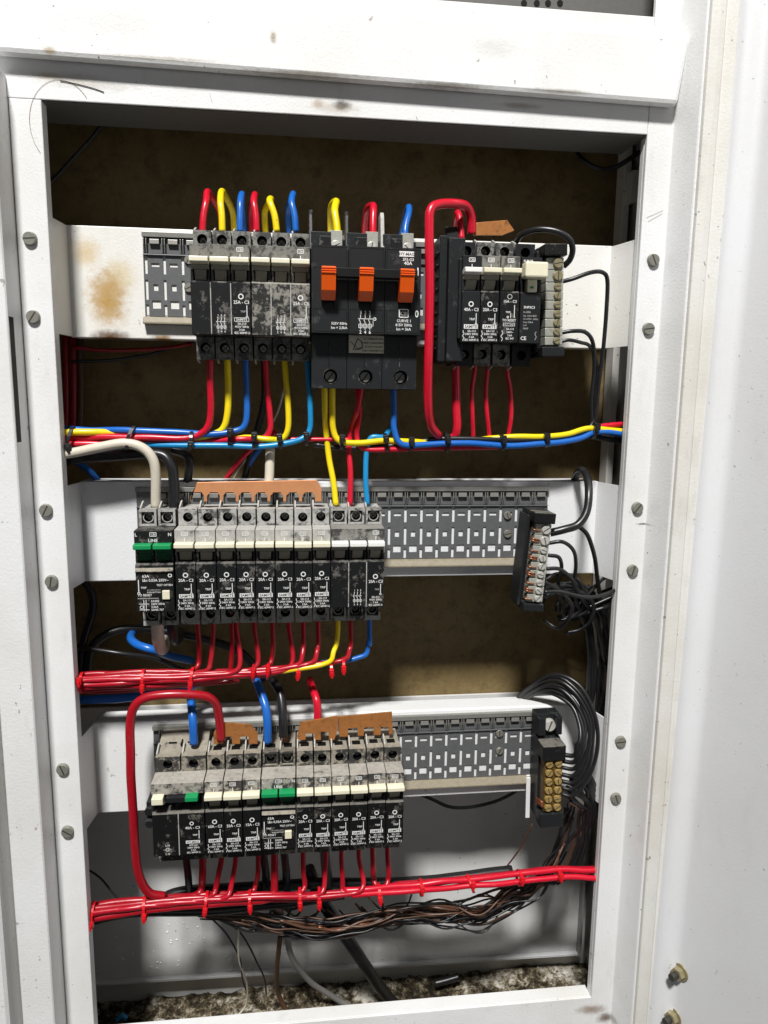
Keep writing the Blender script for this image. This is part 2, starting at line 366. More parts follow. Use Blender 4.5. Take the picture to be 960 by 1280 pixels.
# ------------------------------------------------------------------ the cabinet
XW = .40; ZB = -.6758
cab = thing('electrical_cabinet', (0, 0, 0), 'white painted steel distribution cabinet with open door, scratched and speckled with dirt', 'electrical cabinet')
def add(b, name, bevel=0, parent=cab): return b.obj(name, parent, bevel)
b = MB()   # left jamb: flat strip, step, proud rib, groove
zt, zb = .30, -.86
b.prismz([(0, .0), (0, .010), (-.0012, .010), (-.0012, .0016), (-.0196, .0016), (-.0196, 0)], zb, .0, 'frame')
b.prismz([(-.0198, .004), (-.045, .004), (-.045, -.0004), (-.0432, -.0196), (-.0424, -.0204), (-.0218, -.0204), (-.0210, -.0196), (-.0200, 0)], zb, .0, 'frame')
b.prismz([(-.045, -.0003), (-.0432, -.0196), (-.0424, -.0204), (-.0218, -.0204), (-.0210, -.0196), (-.0200, -.0003)], -.001, .0128, 'frame')
add(b, 'jamb', .0009)
b = MB(); b.box(-.0520, -.0440, .002, .004, zb, zt, 'gasket'); b.prismz([(-.052, .003), (-.052, -.020), (-.054, -.022), (-.16, -.022), (-.16, .003)], zb, zt, 'frame')
add(b, 'corner_post', .0008)
b = MB(); b.prismz([(-.0203, -.0012), (-.0208, -.0012), (-.0213, -.0185), (-.0208, -.0185)], at(14, 552, -.01).z, at(14, 397, -.01).z, 'hole'); add(b, 'slot')
b = MB()   # right jamb
b.prismz([(XW, 0), (.4185, 0), (.4255, -.0195), (.4262, -.0204), (.4385, -.0204), (.4385, .004), (XW, .004)], zb, zt, 'frame')
b.box(XW, .4013, .0041, .010, zb, .0, 'frame')
add(b, 'jamb', .0012)
b = MB(); b.prismz([(.4268, -.0200), (.4378, -.0200), (.4374, -.0232), (.4330, -.0240), (.4275, -.0232)], zb, zt, 'gasket'); b.prismz([(.4388, -.021), (.4388, .004), (.447, .004), (.447, -.0225)], zb, zt, 'gasket')
add(b, 'edge_strip', .0006)
b = MB()   # header plate, with its underside return, and the mullion above the beam
b.box(-.045, .3998, .0, .0015, .0002, .0745, 'frame')
b.box(-.02, .3995, .0020, .040, -.0004, .0008, 'upperdark')  # underside return, its colour darkened to stand for shade
b.box(-.02, .3995, .0016, .012, .0733, .0745, 'frame')
add(b, 'header_plate', .0005)
b = MB()
BY = -.009; pa, pb, pc = at(0, 65, BY), at(848, 131, BY), at(864, 45, BY); sl = (pb.z-pa.z)/(pb.x-pa.x); zl_ = pa.z+sl*(-.14-pa.x)
b.hexa([(-.14, BY, zl_), (pb.x, BY, pb.z), (pb.x, -.0005, pb.z), (-.14, -.0005, zl_), (-.14, BY, pc.z+.003), (pc.x, BY, pc.z), (pc.x, -.0005, pc.z), (-.14, -.0005, pc.z+.003)], 'beam')
add(b, 'cross_beam', .0030)
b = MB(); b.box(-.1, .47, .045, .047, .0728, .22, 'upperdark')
for px in (655, 671, 685, 700): q = at(px, 4, .0448); b.cyl((q.x, .0450, q.z), (0, -1, 0), .0022, .0004, 'hole')
add(b, 'upper_panel')
b = MB()   # sill
b.box(-.02, .419, .0004, .0018, -.86, ZB, 'frame'); b.box(-.0, .40, .0018, .014, ZB-.0012, ZB-.0001, 'frame'); add(b, 'sill', .0006)
b = MB()
b.box(-.04, .436, .1205, .124, -.47, .069, 'board'); add(b, 'backing_board')
b = MB(); b.hexa([(-.04, .1165, -.7250), (.4394, .1165, -.7336), (.4394, .119, -.7336), (-.04, .119, -.7250), (-.04, .1165, -.455), (.4394, .1165, -.455), (.4394, .119, -.455), (-.04, .119, -.455)], 'inside'); b.hexa([(-.04, .1115, -.7262), (.4394, .1115, -.7350), (.4394, .1163, -.7350), (-.04, .1163, -.7262), (-.04, .1115, -.7238), (.4394, .1115, -.7326), (.4394, .1163, -.7326), (-.04, .1163, -.7238)], 'rail2')
rq = random.Random(2)
for k in range(34): q = at(rq.uniform(140, 300), rq.uniform(1135, 1212), .1165); b.cyl((q.x, .1166, q.z), (0, -1, 0), .0014*rq.uniform(.5, 1.2), .0009, 'inside', 10, .0003)
add(b, 'lower_panel', .0006)
b = MB(); b.box(-.06, .475, .134, .136, -.80, .1, 'inside'); add(b, 'rear_wall')
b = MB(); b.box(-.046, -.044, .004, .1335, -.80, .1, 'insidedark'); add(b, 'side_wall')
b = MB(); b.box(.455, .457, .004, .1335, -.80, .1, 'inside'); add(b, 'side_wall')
b = MB(); b.box(-.044, .455, .0022, .1335, .0700, .0725, 'insidedark'); add(b, 'ceiling_panel')  # unseen; set low to block light from the upper opening
b = MB(); b.box(-.044, .455, .004, .1335, -.771, -.768, 'inside'); add(b, 'floor_pan')
b = MB()
p = at(778, 200, .105); q = at(790, 180, .10)
b.box(p.x-.002, p.x+.004, .095, .11, -.47, .03, 'gasket'); b.box(p.x+.008, p.x+.010, .06, .11, -.47, .03, 'insidedark')
add(b, 'corner_strut', .0006)
b = MB(); b.hexa([(q.x-.006, .085, -.022), (q.x+.006, .085, -.018), (q.x+.006, .10, -.018), (q.x-.006, .10, -.022), (q.x-.004, .085, .004), (q.x+.012, .085, .004), (q.x+.012, .10, .004), (q.x-.004, .10, .004)], 'gasket'); b.box(q.x+.013, q.x+.03, .088, .10, -.018, .01, 'rail2'); add(b, 'strut_end', .0008)
# vertical corner strut at lower right
b = MB(); p = at(726, 1100, .116); b.box(p.x-.0005, p.x+.0015, .108, .1160, -.7336, -.47, 'insidedark'); b.box(.4435, .4455, .03, .116, -.7336, .02, 'insidedark'); add(b, 'corner_strut')
# door: opened square to the front, standing towards the viewer
b = MB()
def dpx(z):   # hinge side line of the door, slightly out of square
    t = (z-.05)/(-.60-.05); return .4525*(1-t)+.4445*t
def doorsec(z, prof): return [(dpx(z)+x, y, z) for x, y in prof]
prof = [(-.0045, -.0120), (-.0040, -.0235), (.0060, -.0245)]
DA = math.radians(66)
for i in range(7):
    a = i/6*DA; prof.append((.0065+.0095*math.sin(a), -.0340+.0095*math.cos(a)))
dx_, dy_ = math.cos(DA), -math.sin(DA); e0 = prof[-1]
prof += [(e0[0]+dx_*k, e0[1]+dy_*k) for k in (.05, .13, .27, .55)]
prof2 = [(x+.0016, y+.0012) for x, y in prof]
zs = [.32, .1, -.1, -.3, -.5, -.7, -.9]; kk = b.mi('door')
rows = [[b.b.verts.new(v) for v in doorsec(z, prof)] for z in zs]; rows2 = [[b.b.verts.new(v) for v in doorsec(z, prof2)] for z in zs]
for R_ in (rows, rows2):
    for i in range(len(zs)-1):
        for j in range(len(prof)-1): f = b.b.faces.new((R_[i][j], R_[i][j+1], R_[i+1][j+1], R_[i+1][j])); f.material_index = kk; f.smooth = True
for i in range(len(zs)-1): b.b.faces.new((rows[i][0], rows[i+1][0], rows2[i+1][0], rows2[i][0])).material_index = kk
door = add(b, 'door')
for (px, py) in ((851, 1215), (843, 1270)):
    n_ = Vector((dy_, -dx_, 0)); p0 = Vector((dpx(-.62)+e0[0], e0[1], 0))
    # find where the pixel ray meets the door plane
    d = fw+rt*((px-480)/FPX)+up*((640-py)/FPX); h = CP+d*((p0-CP).dot(n_)/d.dot(n_))
    b = MB(); b.cyl(h-n_*.0002, n_, .0070, .0014, 'nickel', 24); b.cyl(h+n_*.0013, n_, .0056, .0046, 'nickel', 6, .0052)
    b.cyl(h+n_*.0058, n_, .0029, .0060, 'slot', 14)
    o = b.obj('bolt', door, .0003)
# frame screws
for (px, py, a) in ((37, 298, .1), (41, 396, 1.0), (57, 638, 1.1), (64, 727, 1.4), (78, 962, -1.2), (84, 1040, -.6), (817, 325, 2.0), (811, 411, .15), (797, 635, .9), (791, 713, 1.3), (776, 927, .1), (770, 998, 1.9)):
    p = at(px, py, -.0012); b = MB(); b.screw((p.x, .0002, p.z), .0046, .0027, 'screw', 'slot', a); o = b.obj('frame_screw', cab, .0004)
# pencilled arc and scratches on the frame
b = MB()
c = at(78, 155, -.0003); R_ = .0215
pts = [(c.x+R_*.92*math.cos(a), c.z+R_*1.2*math.sin(a)) for a in [math.radians(t) for t in range(20, 265, 6)]]
pts = [q for q in pts if q[0] < -.0006 or q[1] > .0004]
for q0, q1 in zip(pts, pts[1:]):
    if math.dist(q0, q1) < .006: b.line([q0, q1], .00022, -.0003, 'brown')
add(b, 'scratch'); b = MB()
b.line([(lambda v: (v.x, v.z))(at(75+i*11, 101+i*i*.6+2*math.sin(i*.7), -.0003)) for i in range(6)], .0006, -.00045, 'kblack')
for (x0, y0, x1, y1) in ((262, 117, 265, 127), (808, 272, 829, 263), (810, 277, 828, 267), (520, 145, 522, 150)):
    add(b, 'scratch'); b = MB(); p, q = at(x0, y0, -.0003), at(x1, y1, -.0003); b.line([(p.x, p.z), (q.x, q.z)], .0002, -.0003, 'screw')
add(b, 'scratch')

# ------------------------------------------------------------------ mounting rails
YF = .0372; XL = -.0006; XR = .3957
ROWS = [(-.0660, -.1423), (-.2449, -.3203), (-.4325, -.5079)]
def rail(i, label, mat, tx0, tx1, screws):
    z1, z0 = ROWS[i]
    r = thing('mounting_rail', ((XL+XR)/2, YF, z0), label, 'mounting rail', 'horizontal rails across the cabinet'); ox, oy, oz = r.location
    def sh(mb): bmesh.ops.translate(mb.b, verts=mb.b.verts, vec=(-ox, -oy, -oz)); return mb
    b = MB(); b.box(XL, XR, YF, YF+.0014, z0, z1-.0003, mat); b.box(XL+.001, XR-.001, YF+.0016, YF+.021, z1-.0016, z1-.0001, mat); b.box(XL+.001, XR-.001, YF+.0016, YF+.016, z0+.0001, z0+.0016, mat)
    sh(b).obj('rail_face', r, .0009)
    for s, xi, xo in ((-1, XL, -.0045), (1, XR, .4045)):
        b = MB(); b.hexa([(xi, YF+.0002, z0+.0005), (xo, .0045, z0+.0005), (xo-s*.0012, .0045, z0+.0005), (xi-s*.0012, YF+.0008, z0+.0005), (xi, YF+.0002, z1-.0008), (xo, .0045, z1-.0008), (xo-s*.0012, .0045, z1-.0008), (xi-s*.0012, YF+.0008, z1-.0008)], mat)
        sh(b).obj('rail_wing', r)
    # clip tray
    zt_ = z1-(.0035, .0040, .0030)[i]; H = .0555; yt = YF-.0011; P = .0126
    n = int((tx1-tx0)/P); holes = []; b = MB(); zf = zt_-.0145
    for k in range(n):
        x = tx1-P*(k+1)
        holes += [(x+.0035, x+.0091, zf-.0086, zf-.0060), (x+.0045, x+.0079, zf-.0250, zf-.0205), (x+.0033, x+.0093, zf-.0372, zf-.0316)]
        holes += [(x-.0010, x+.0010, zf-.0135, zf-.0012), (x-.0010, x+.0010, zf-.0312, zf-.0175), (x-.0010, x+.0010, zf-.0418, zf-.0345)]
    b.plate(tx0, tx1, zf-.0424, zf, yt, .0005, holes, 'tray')
    sh(b).obj('clip_tray', r)
    b = MB()
    b.box(tx0, tx1, yt-.0030, yt-.0021, zt_-.0035, zt_, 'trayhook'); b.box(tx0, tx1, yt-.0021, yt+.0012, zt_-.0012, zt_-.0002, 'trayhook')
    b.box(tx0, tx1, yt+.0002, yt+.0012, zt_-.0142, zt_-.0014, 'tray')
    for k in range(n):
        x = tx1-P*(k+1)
        b.prism([(yt, zt_-.0037), (yt-.0030, zt_-.0045), (yt-.0032, zt_-.0085), (yt-.0014, zt_-.0138), (yt, zt_-.0143)], x-.0011, x-.0004, 'trayhook')
        b.prism([(yt, zt_-.0037), (yt-.0030, zt_-.0045), (yt-.0032, zt_-.0085), (yt-.0014, zt_-.0138), (yt, zt_-.0143)], x+.0006, x+.0013, 'trayhook')
        b.prism([(yt, zt_-.0040), (yt-.0022, zt_-.0048), (yt-.0026, zt_-.0080), (yt, zt_-.0088)], x+.0032, x+.0098, 'trayhook')
    b.box(tx0, tx1, yt-.0016, yt-.0002, zf-.0010, zf-.0002, 'tray')
    sh(b).obj('hook_strip', r, .0002)
    b = MB(); b.prism([(yt+.001, zf-.0426), (yt-.0030, zf-.0436), (yt-.0048, zf-.0470), (yt-.0048, zf-.0482), (yt+.001, zf-.0482)], tx0-.001, tx1, 'traylip')
    sh(b).obj('lower_lip', r, .0003)
    for (px, py) in screws:
        p = at(px, py, yt); b = MB(); b.screw((p.x, yt, p.z), .0033, .0018, 'screw', 'slot', random.random()*3); sh(b).obj('tray_screw', r)
    return r
T = lambda px, py: at(px, py, YF-.001).x
rail(0, 'top white mounting rail with brown rust stains at its left end', 'rail1', T(180, 350), T(556, 350), [(236, 325), (236, 360)])
rail(1, 'middle white mounting rail with clean left end and empty clip tray at right', 'rail2', T(172, 660), T(683, 660), [(634, 644), (634, 667)])
rail(2, 'bottom white mounting rail with dusty top edge, behind the dirtiest breakers', 'rail3', T(192, 930), T(669, 930), [(624, 916), (624, 938)])

# ------------------------------------------------------------------ breakers
FR, TM, BK = -.0165, .0, .0352
ZR = [at(255, 323, FR-.007).z, at(233, 684, FR-.007).z, at(425, 992, FR-.007).z]
MATS = [('grey1', 'logo1', 'black'), ('grey2', 'logo2', 'black'), ('grey3', 'logo3', 'black3')]
mc = {}
def cached(key, fn):
    if key not in mc: mc[key] = fn()
    return mc[key]
def f_screw(cx, cz, y=TM+.0065, mat='screw', r=.0026):
    def fn(): b = MB(); b.screw((0, 0, 0), r, .001, mat, 'slot', .8, cross=True); return b.mesh('terminal_screw')
    return cached(('sc', mat, r), fn)
def body_mesh(n, w, mats, square=False, scuff=None, longtop=False):
    "n poles of width w, origin at the handle bar, centred in x"
    tm, lg, bl = mats; b = MB(); g = .00025; X0 = -n*w/2+g; X1 = n*w/2-g
    b.box(X0+.0002, X1-.0002, TM+.0072, BK, -.0600, .0205, tm)                      # core
    b.box(X0, X1, FR+.0001, TM+.0071, .0017, .0103, lg)                      # raised shoulder
    b.prism([(FR, -.0135), (FR+.0014, -.0123), (TM+.0071, -.0123), (TM+.0071, -.0462), (FR, -.0462)], X0, X1, bl)   # label block
    for k in range(n):
        xa = -n*w/2+k*w+g; xb = xa+w-2*g; cx = (xa+xb)/2
        for (za, zb_, cz) in ((.0105, .0222, .0163), (-.0612, -.0464, -.0535)):
            rr = .0033
            if square:
                b.plate(xa+.0003, xb-.0003, za, zb_, TM, .0070, [(cx-.0043, cx+.0043, cz-.0045, cz+.0042)], tm)
                b.holeface(cx-.0043, cx+.0043, cz-.0045, cz+.0042, TM+.0022, cx, cz, .0030, .0045, 'blackclean', 'hole'); b.ring(cx, cz, .0037, .0030, TM+.0020, tm)
            else:
                b.holeface(xa+.0003, xb-.0003, za, zb_, TM, cx, cz, rr, .0068, tm, 'hole')
                b.ring(cx, cz, .0042, .0034, TM-.00008, tm)
            for x_ in (xa+.0003, xb-.0003):
                b.b.faces.new([b.b.verts.new(p) for p in ((x_, TM, za), (x_, TM+.0071, za), (x_, TM+.0071, zb_), (x_, TM, zb_))]).material_index = b.mi(tm)
            for z_ in (za, zb_):
                b.b.faces.new([b.b.verts.new(p) for p in ((xa+.0003, TM, z_), (xb-.0003, TM, z_), (xb-.0003, TM+.0071, z_), (xa+.0003, TM+.0071, z_))]).material_index = b.mi(tm)
        # handle well
        b.box(xa, xa+.0017, FR+.0022, TM+.0068, -.0121, .0015, bl); b.box(xb-.0017, xb, FR+.0022, TM+.0068, -.0121, .0015, bl)
        b.box(xa+.0019, xb-.0019, FR+.0105, TM+.0068, -.0121, .0015, 'hole')
        # wire entry on top, upright tab on each side
        b.box(cx-.0032, cx+.0032, TM+.009, TM+.0165, .0204, .0209, 'hole')
        for (zz, s) in ((.0224, 1), (-.0614, -1)):
            h = (.0040 if s > 0 else .0022)
            b.prism([(TM+.0035, zz-s*.0018), (TM+.0035, zz+s*.0009), (TM+.012, zz+s*h), (TM+.0145, zz+s*h), (TM+.0145, zz-s*.0018)], xa+.0002, xa+.0013, 'clear')
        if k and not (square and n == 2): b.box(xa-g-.00035, xa-g+.00035, FR-.0003, FR+.001, -.0460, -.0136, 'clear')
    return b.mesh('breaker_body')
def handle_mesh(w, mat, g=.0005):
    b = MB(); a = w/2-g
    b.prism([(FR-.0062, .0017), (FR-.0062, -.0014), (FR-.0006, -.0022), (FR+.006, -.0022), (FR+.006, .0016), (FR-.003, .0022)], -a, a, mat)
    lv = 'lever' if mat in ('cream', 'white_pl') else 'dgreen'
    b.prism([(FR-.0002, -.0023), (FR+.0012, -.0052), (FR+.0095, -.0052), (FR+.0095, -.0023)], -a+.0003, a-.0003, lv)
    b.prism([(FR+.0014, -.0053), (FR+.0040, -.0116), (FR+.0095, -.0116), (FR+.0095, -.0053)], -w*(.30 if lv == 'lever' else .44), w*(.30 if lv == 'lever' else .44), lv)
    return b.mesh('handle')
Q = .00013
def logo(b, x, z, y, mat='print', s=.0031):
    b.line([(x-s, z-s*.6), (x+s, z-s*.6), (x+s, z+s*.6), (x-s, z+s*.6), (x-s, z-s*.6)], .0004, y, mat); b.text('CBI', x, z-s*.33, s*.95, y, mat, 'CENTER')
def print_single(amps, volts='240V 50Hz', typ='SA-113', reset=True):
    b = MB(); y = FR-Q
    b.ring(0, -.0212, .0018, .0011, y, 'print')
    b.text(amps+' - C3', .0002, -.0258, .0030, y, 'print', 'CENTER', .9)
    b.line([(.0037, -.0272), (.0037, -.0335)], .0005, y, 'print'); b.ring(.0037, -.0342, .0008, .0004, y, 'print', 10); b.cylz = None
    b.text('TRIP', .0029, -.0318, .0020, y, 'print', 'RIGHT')
    b.rect(-.0046, .0050, -.0374, -.0346, y, 'print'); b.text('SAMITE', .0002, -.0369, .0026, y-.00008, 'printdark', 'CENTER')
    for i, tx in enumerate((typ, volts, '3 kA', 'IEC 60947-2')): b.text(tx, .0008, -.0396-i*.00195, .00195, y, 'print', 'CENTER')
    b.line([(-.0050, -.0385), (-.0050, -.0400), (-.0042, -.0408), (-.0055, -.0422), (-.0042, -.0436), (-.0050, -.0445), (-.0050, -.0455)], .0004, y, 'print')
    return b.mesh('lettering')
def print_reset(amps):
    b = MB(); y = FR-Q
    b.ring(0, -.0160, .0018, .0012, y, 'printdim'); b.text(amps+' - C3', .0002, -.0200, .0025, y, 'print', 'CENTER')
    b.line([(.0035, -.0215), (.0035, -.0300)], .0005, y, 'print'); b.text('TRIP', .0008, -.0268, .0017, y, 'print', 'RIGHT'); b.ring(-.001, -.0295, .0008, .0004, y, 'print', 10); b.line([(.001, -.0265), (.001, -.0300)], .0004, y, 'print')
    b.text('TO RESET', 0, -.0323, .0022, y, 'print', 'CENTER')
    b.rect(-.0042, .0042, -.0356, -.0332, y, 'printdim'); b.text('SAMITE', 0, -.0351, .0022, y-.00008, 'printdark', 'CENTER')
    for i, tx in enumerate((typ for typ in ('SA-113', '240V~', '3 kA', 'IEC 947'))): b.text(tx, .0008, -.0380-i*.0021, .0018, y, 'print', 'CENTER')
    b.line([(-.0048, -.0385), (-.0040, -.0405), (-.0055, -.0422), (-.0042, -.0436), (-.0048, -.0455)], .0004, y, 'print')
    return b.mesh('lettering')
def logo_mesh(dirt):
    def fn(): b = MB(); y = FR-Q+.0001; logo(b, 0, .0075, y, dirt, s=.0020); b.rect(-.00022, .00022, .0023, .0048, y, dirt); return b.mesh('logo')
    return cached(('logo', dirt), fn)
def schematic(b, cx, z, y, mat='print'):
    for i, (t, u) in enumerate((('1', '2'), ('3', '4'), ('5', '6'))):
        x = cx+(i-1)*.0022; b.text(t, x, z+.0050, .0018, y, mat, 'CENTER'); b.text(u, x, z-.0052, .0018, y, mat, 'CENTER')
        b.line([(x, z+.0046), (x, z+.0030), (x-.0006, z+.0014), (x, z-.0002), (x, z-.0034)], .00035, y, mat); b.line([(x-.0007, z-.0010), (x+.0007, z-.0010), (x+.0007, z-.0026), (x-.0007, z-.0026), (x-.0007, z-.0010)], .0003, y, mat)
    b.line([(cx-.0034, z+.0016), (cx+.0030, z+.0016)], .0003, y, mat)
def print_triple(w, amps, z0=-.0218, box=True, mid=True):
    b = MB(); y = FR-Q
    if mid: schematic(b, 0, -.0395, y)
    b.ring(w, z0, .0018, .0011, y, 'print'); b.text(amps+' - C3', w+.0002, z0-.0046, .0030, y, 'print', 'CENTER', .9)
    b.line([(w+.0037, z0-.0055), (w+.0037, z0-.0120)], .0005, y, 'print'); b.text('TRIP', w+.0029, z0-.010, .0017, y, 'printdim', 'RIGHT'); b.ring(w+.0037, z0-.0128, .0008, .0004, y, 'print', 10)
    if box: b.line([(w-.0044, -.0376), (w+.0048, -.0376), (w+.0048, -.0352), (w-.0044, -.0352), (w-.0044, -.0376)], .0003, y, 'print'); b.text('SAMITE', w+.0002, -.0371, .0022, y, 'print', 'CENTER')
    for i, tx in enumerate(('SA-313', '415V 50Hz', '3 kA', 'IEC 60947-2')): b.text(tx, w+.0003, -.0396-i*.00195, .00195, y, 'print', 'CENTER')
    return b.mesh('lettering')
def unit(row, pxa, pxb, pyref, n, amps, label, cat='circuit breaker', group=None, name='circuit_breaker', handle='cream', square=False, mats=None, dz=0, prn=None):
    xa = at(pxa, pyref, FR).x; xb = at(pxb, pyref, FR).x; w = (xb-xa)/n
    w = round(w, 5) if n > 1 else w
    mats = mats or MATS[row]
    t = thing(name, ((xa+xb)/2, 0, ZR[row]+dz), label, cat, group)
    wk = round(w, 4)
    link('breaker_body', cached(('b', n, wk, mats, square), lambda: body_mesh(n, w, mats, square)), t, .0004)
    for k in range(n):
        cx = (k-(n-1)/2)*w
        h = link('handle', cached(('h', wk, handle), lambda: handle_mesh(w, handle)), t, .0005); h.location = (cx, 0, 0)
        for cz in (.0163, -.0535):
            s = link('terminal_screw', f_screw(0, 0), t); s.location = (cx, TM+.0067, cz)
    if prn is None: me = cached(('p', n, wk, amps), lambda: print_single(amps) if n == 1 else print_triple(w, amps))
    else: me = prn(w)
    link('lettering', me, t)
    if name == 'circuit_breaker': lg_ = link('logo', logo_mesh('print'), t); lg_.location.x = (n-1)/2*w
    rj = random.Random(int(pxa*7)); t.location.z += rj.uniform(-.0003, .0003); t.location.y += rj.uniform(-.0004, .0004); t.rotation_euler = (rj.uniform(-.008, .008), rj.uniform(-.005, .005), 0)
    return t, w
ordn = ['first', 'second', 'third', 'fourth', 'fifth', 'sixth', 'seventh', 'eighth', 'ninth', 'tenth']
# top row
g3 = 'three-pole breakers with cream handles in the top row'
unit(0, 238, 313.5, 380, 3, '25A', 'three-pole black breaker at the left end of the top row, with clean dark label faces', group=g3)
unit(0, 314.5, 388, 380, 3, '25A', 'three-pole breaker heavily scuffed with white dust, left of the big orange-handled breaker', group=g3, mats=('grey1', 'logo1', 'blackscuff'))
# middle row
g1 = 'single-pole breakers in the middle row'
mid = [219, 245, 270.5, 295.5, 319.5, 344, 367.5, 390.5, 413.5]
for i in range(8):
    unit(1, mid[i], mid[i+1], 720, 1, '20A', '%s single-pole breaker from the left under the copper bar of the middle row' % ordn[i].capitalize(), group=g1)
def pr_mid3(w): return cached('pm3', lambda: print_triple(w, '20A', -.0240, False))
t, w = unit(1, 413.5, 480.5, 720, 3, '20A', 'three-pole grey breaker with white handles at the right end of the middle row', handle='white_pl', square=True, mats=('grey2', 'grey1', 'black'), prn=pr_mid3)
# bottom row
g2 = 'single-pole breakers in the bottom row'
bot = [256.5, 280, 303.5, 326.5]; am = ['60A', '20A', '15A']
for i in range(3): unit(2, bot[i], bot[i+1], 1030, 1, am[i], 'dusty %s breaker, %s of three under the short copper link, bottom row' % (am[i], ['left', 'middle', 'right'][i]), group=g2)
bot = [370.5, 392.5, 414.5, 437, 459.5, 482, 504.5]
for i in range(6): unit(2, bot[i], bot[i+1], 1030, 1, '20A', '%s single-pole breaker right of the green-handled unit, in the dusty bottom row' % ordn[i].capitalize(), group=g2)
# earth leakage units
def line_mark(w):
    b = MB(); y = FR-Q; L = -w
    b.text('L', L+.0008, .0066, .0032, y, 'print'); logo(b, 0, .0078, y, s=.0021); b.text('LINE', -.0002, .0026, .0031, y, 'print', 'CENTER'); b.text('N', -L-.0008, .0066, .0032, y, 'print', 'RIGHT'); return b.mesh('line_lettering')
def print_rcd(w):
    def fn():
        b = MB(); y = FR-Q; L = -w
        b.text('63A', L+.0045, -.0220, .0028, y, 'print'); b.text('I\u0394n 0,03A 250V~', L+.0045, -.0248, .0026, y, 'print', sx=.95); b.ring(-L-.0027, -.0207, .0014, .0008, y, 'print')
        b.text('TEST OFTEN', -L-.0012, -.0280, .0019, y, 'print', 'RIGHT')
        b.line([(L+.002, -.0235), (L+.002, -.0320)], .0006, y, 'print'); b.ring(L+.002, -.0330, .001, .0005, y, 'print', 12); b.text('TRIP', L+.0034, -.0297, .0019, y, 'print')
        b.text('IN OPERATION', L+.0075, -.0312, .0013, y, 'printdim'); b.text('PUSH BUTTON', L+.0075, -.0328, .0013, y, 'print')
        b.text('TO RESET', L+.001, -.0350, .0022, y, 'print'); b.line([(L+.001, -.0366), (L+.0150, -.0366)], .0005, y, 'printdim')
        for i, tx in enumerate(('SA2RE', '230V 50Hz', '2.5kA', 'SANS 767')): b.text(tx, L+.0098, -.0392-i*.00205, .0020, y, 'print')
        b.line([(L+.0050, -.0375), (L+.0050, -.0455)], .0004, y, 'print'); b.line([(L+.0065, -.0375), (L+.0065, -.0455)], .0004, y, 'print'); b.ring(L+.0035, -.0428, .0013, .0009, y, 'print', 12); b.line([(L+.002, -.0405), (L+.0085, -.0405)], .0004, y, 'print'); b.line([(L+.002, -.0446), (L+.0085, -.0446)], .0004, y, 'print')
        return b.mesh('lettering')
    return cached(('rcd', round(w, 4)), fn)
for row, xa, xb, py, lab in ((1, 169, 217.5, 720, 'green-handled earth leakage unit at the left end of the middle row'), (2, 327, 370, 1030, 'green-handled earth leakage unit amid the dusty bottom row')):
    t, w = unit(row, xa, xb, py, 2, '63A', lab, 'earth leakage unit', 'earth leakage units', 'earth_leakage_unit', handle='green', square=True, prn=print_rcd, mats=(MATS[row][0], ('black', 'black', 'logo3')[row], ('', 'black', 'black3')[row]))
    link('line_lettering', line_mark(w), t)
    b = MB(); b.box(w-.0080, w-.0030, FR-.0016, FR+.001, -.0372, -.0310, 'cream'); b.box(w-.0028, w-.0012, FR-.0002, FR+.0008, -.0365, -.0318, 'slot'); b.obj('test_button', t, .0004)
    b = MB(); b.prism([(FR-.0006, -.0186), (FR-.0016, -.0176), (FR+.0002, -.0150), (FR+.0030, -.0134), (FR+.0030, -.0186)], -w+.0003, w-.0003, 'grey3'); b.obj('front_ridge', t, .0003)
# ridge on the three-pole unit of the middle row
# wide two-pole unit bottom left
def pr_wide(w):
    b = MB(); y = FR-Q; c = w/2
    b.ring(c, -.0215, .0015, .0009, y, 'print'); b.text('40A - C3', c+.0005, -.0258, .0028, y, 'print', 'CENTER'); b.line([(c+.0050, -.0270), (c+.0050, -.0335)], .0005, y, 'print'); b.text('TRIP', c+.004, -.0312, .0018, y, 'print', 'RIGHT')
    b.rect(c-.0045, c+.0055, -.0372, -.0348, y, 'print'); b.text('HY-MAG', c+.0005, -.0368, .0023, y-.00008, 'printdark', 'CENTER')
    for i, tx in enumerate(('SFT-G2', '240V 50Hz', '3 kA', 'IEC 60947-2')): b.text(tx, c+.0008, -.0393-i*.0019, .0019, y, 'print', 'CENTER')
    return b.mesh('lettering')
def pr_wide2(w):
    b = MB(); y = FR-Q; c = -w/2; b.ring(c+.001, -.0410, .0014, .001, y, 'print'); b.text('L N', c+.001, -.0385, .002, y, 'print', 'CENTER'); b.text('L N', c+.001, -.0452, .002, y, 'print', 'CENTER'); b.line([(c-.002, -.0412), (c+.004, -.0408)], .0004, y, 'printdim')
    return b.mesh('lettering')
xa = at(190, 1030, FR).x; xb = at(256, 1030, FR).x; w = (xb-xa)/2
t = thing('main_switch', ((xa+xb)/2, 0, ZR[2]), 'wide two-pole switch thick with dust, at the left end of the bottom row', 'main switch')
link('breaker_body', body_mesh(2, w, MATS[2]), t, .0004); link('lettering', pr_wide(w), t); link('terminal_diagram', pr_wide2(w), t)
b = MB(); b.prism([(FR-.004, .0015), (FR-.004, -.0025), (FR+.004, -.005), (FR+.004, .0015)], -w*.42, w*.42, 'blackclean'); b.obj('link_bar', t, .0004)
b = MB(); b.prism([(FR-.0060, .0022), (FR-.0060, -.0026), (FR+.003, -.007), (FR+.003, .0025)], -w*.93, -w*.5, 'cream'); b.obj('handle', t, .0005)
b = MB(); b.prism([(FR-.0060, .0022), (FR-.0060, -.0012), (FR+.003, -.004), (FR+.003, .0025)], w*.32, w*.80, 'green'); b.obj('handle', t, .0005)
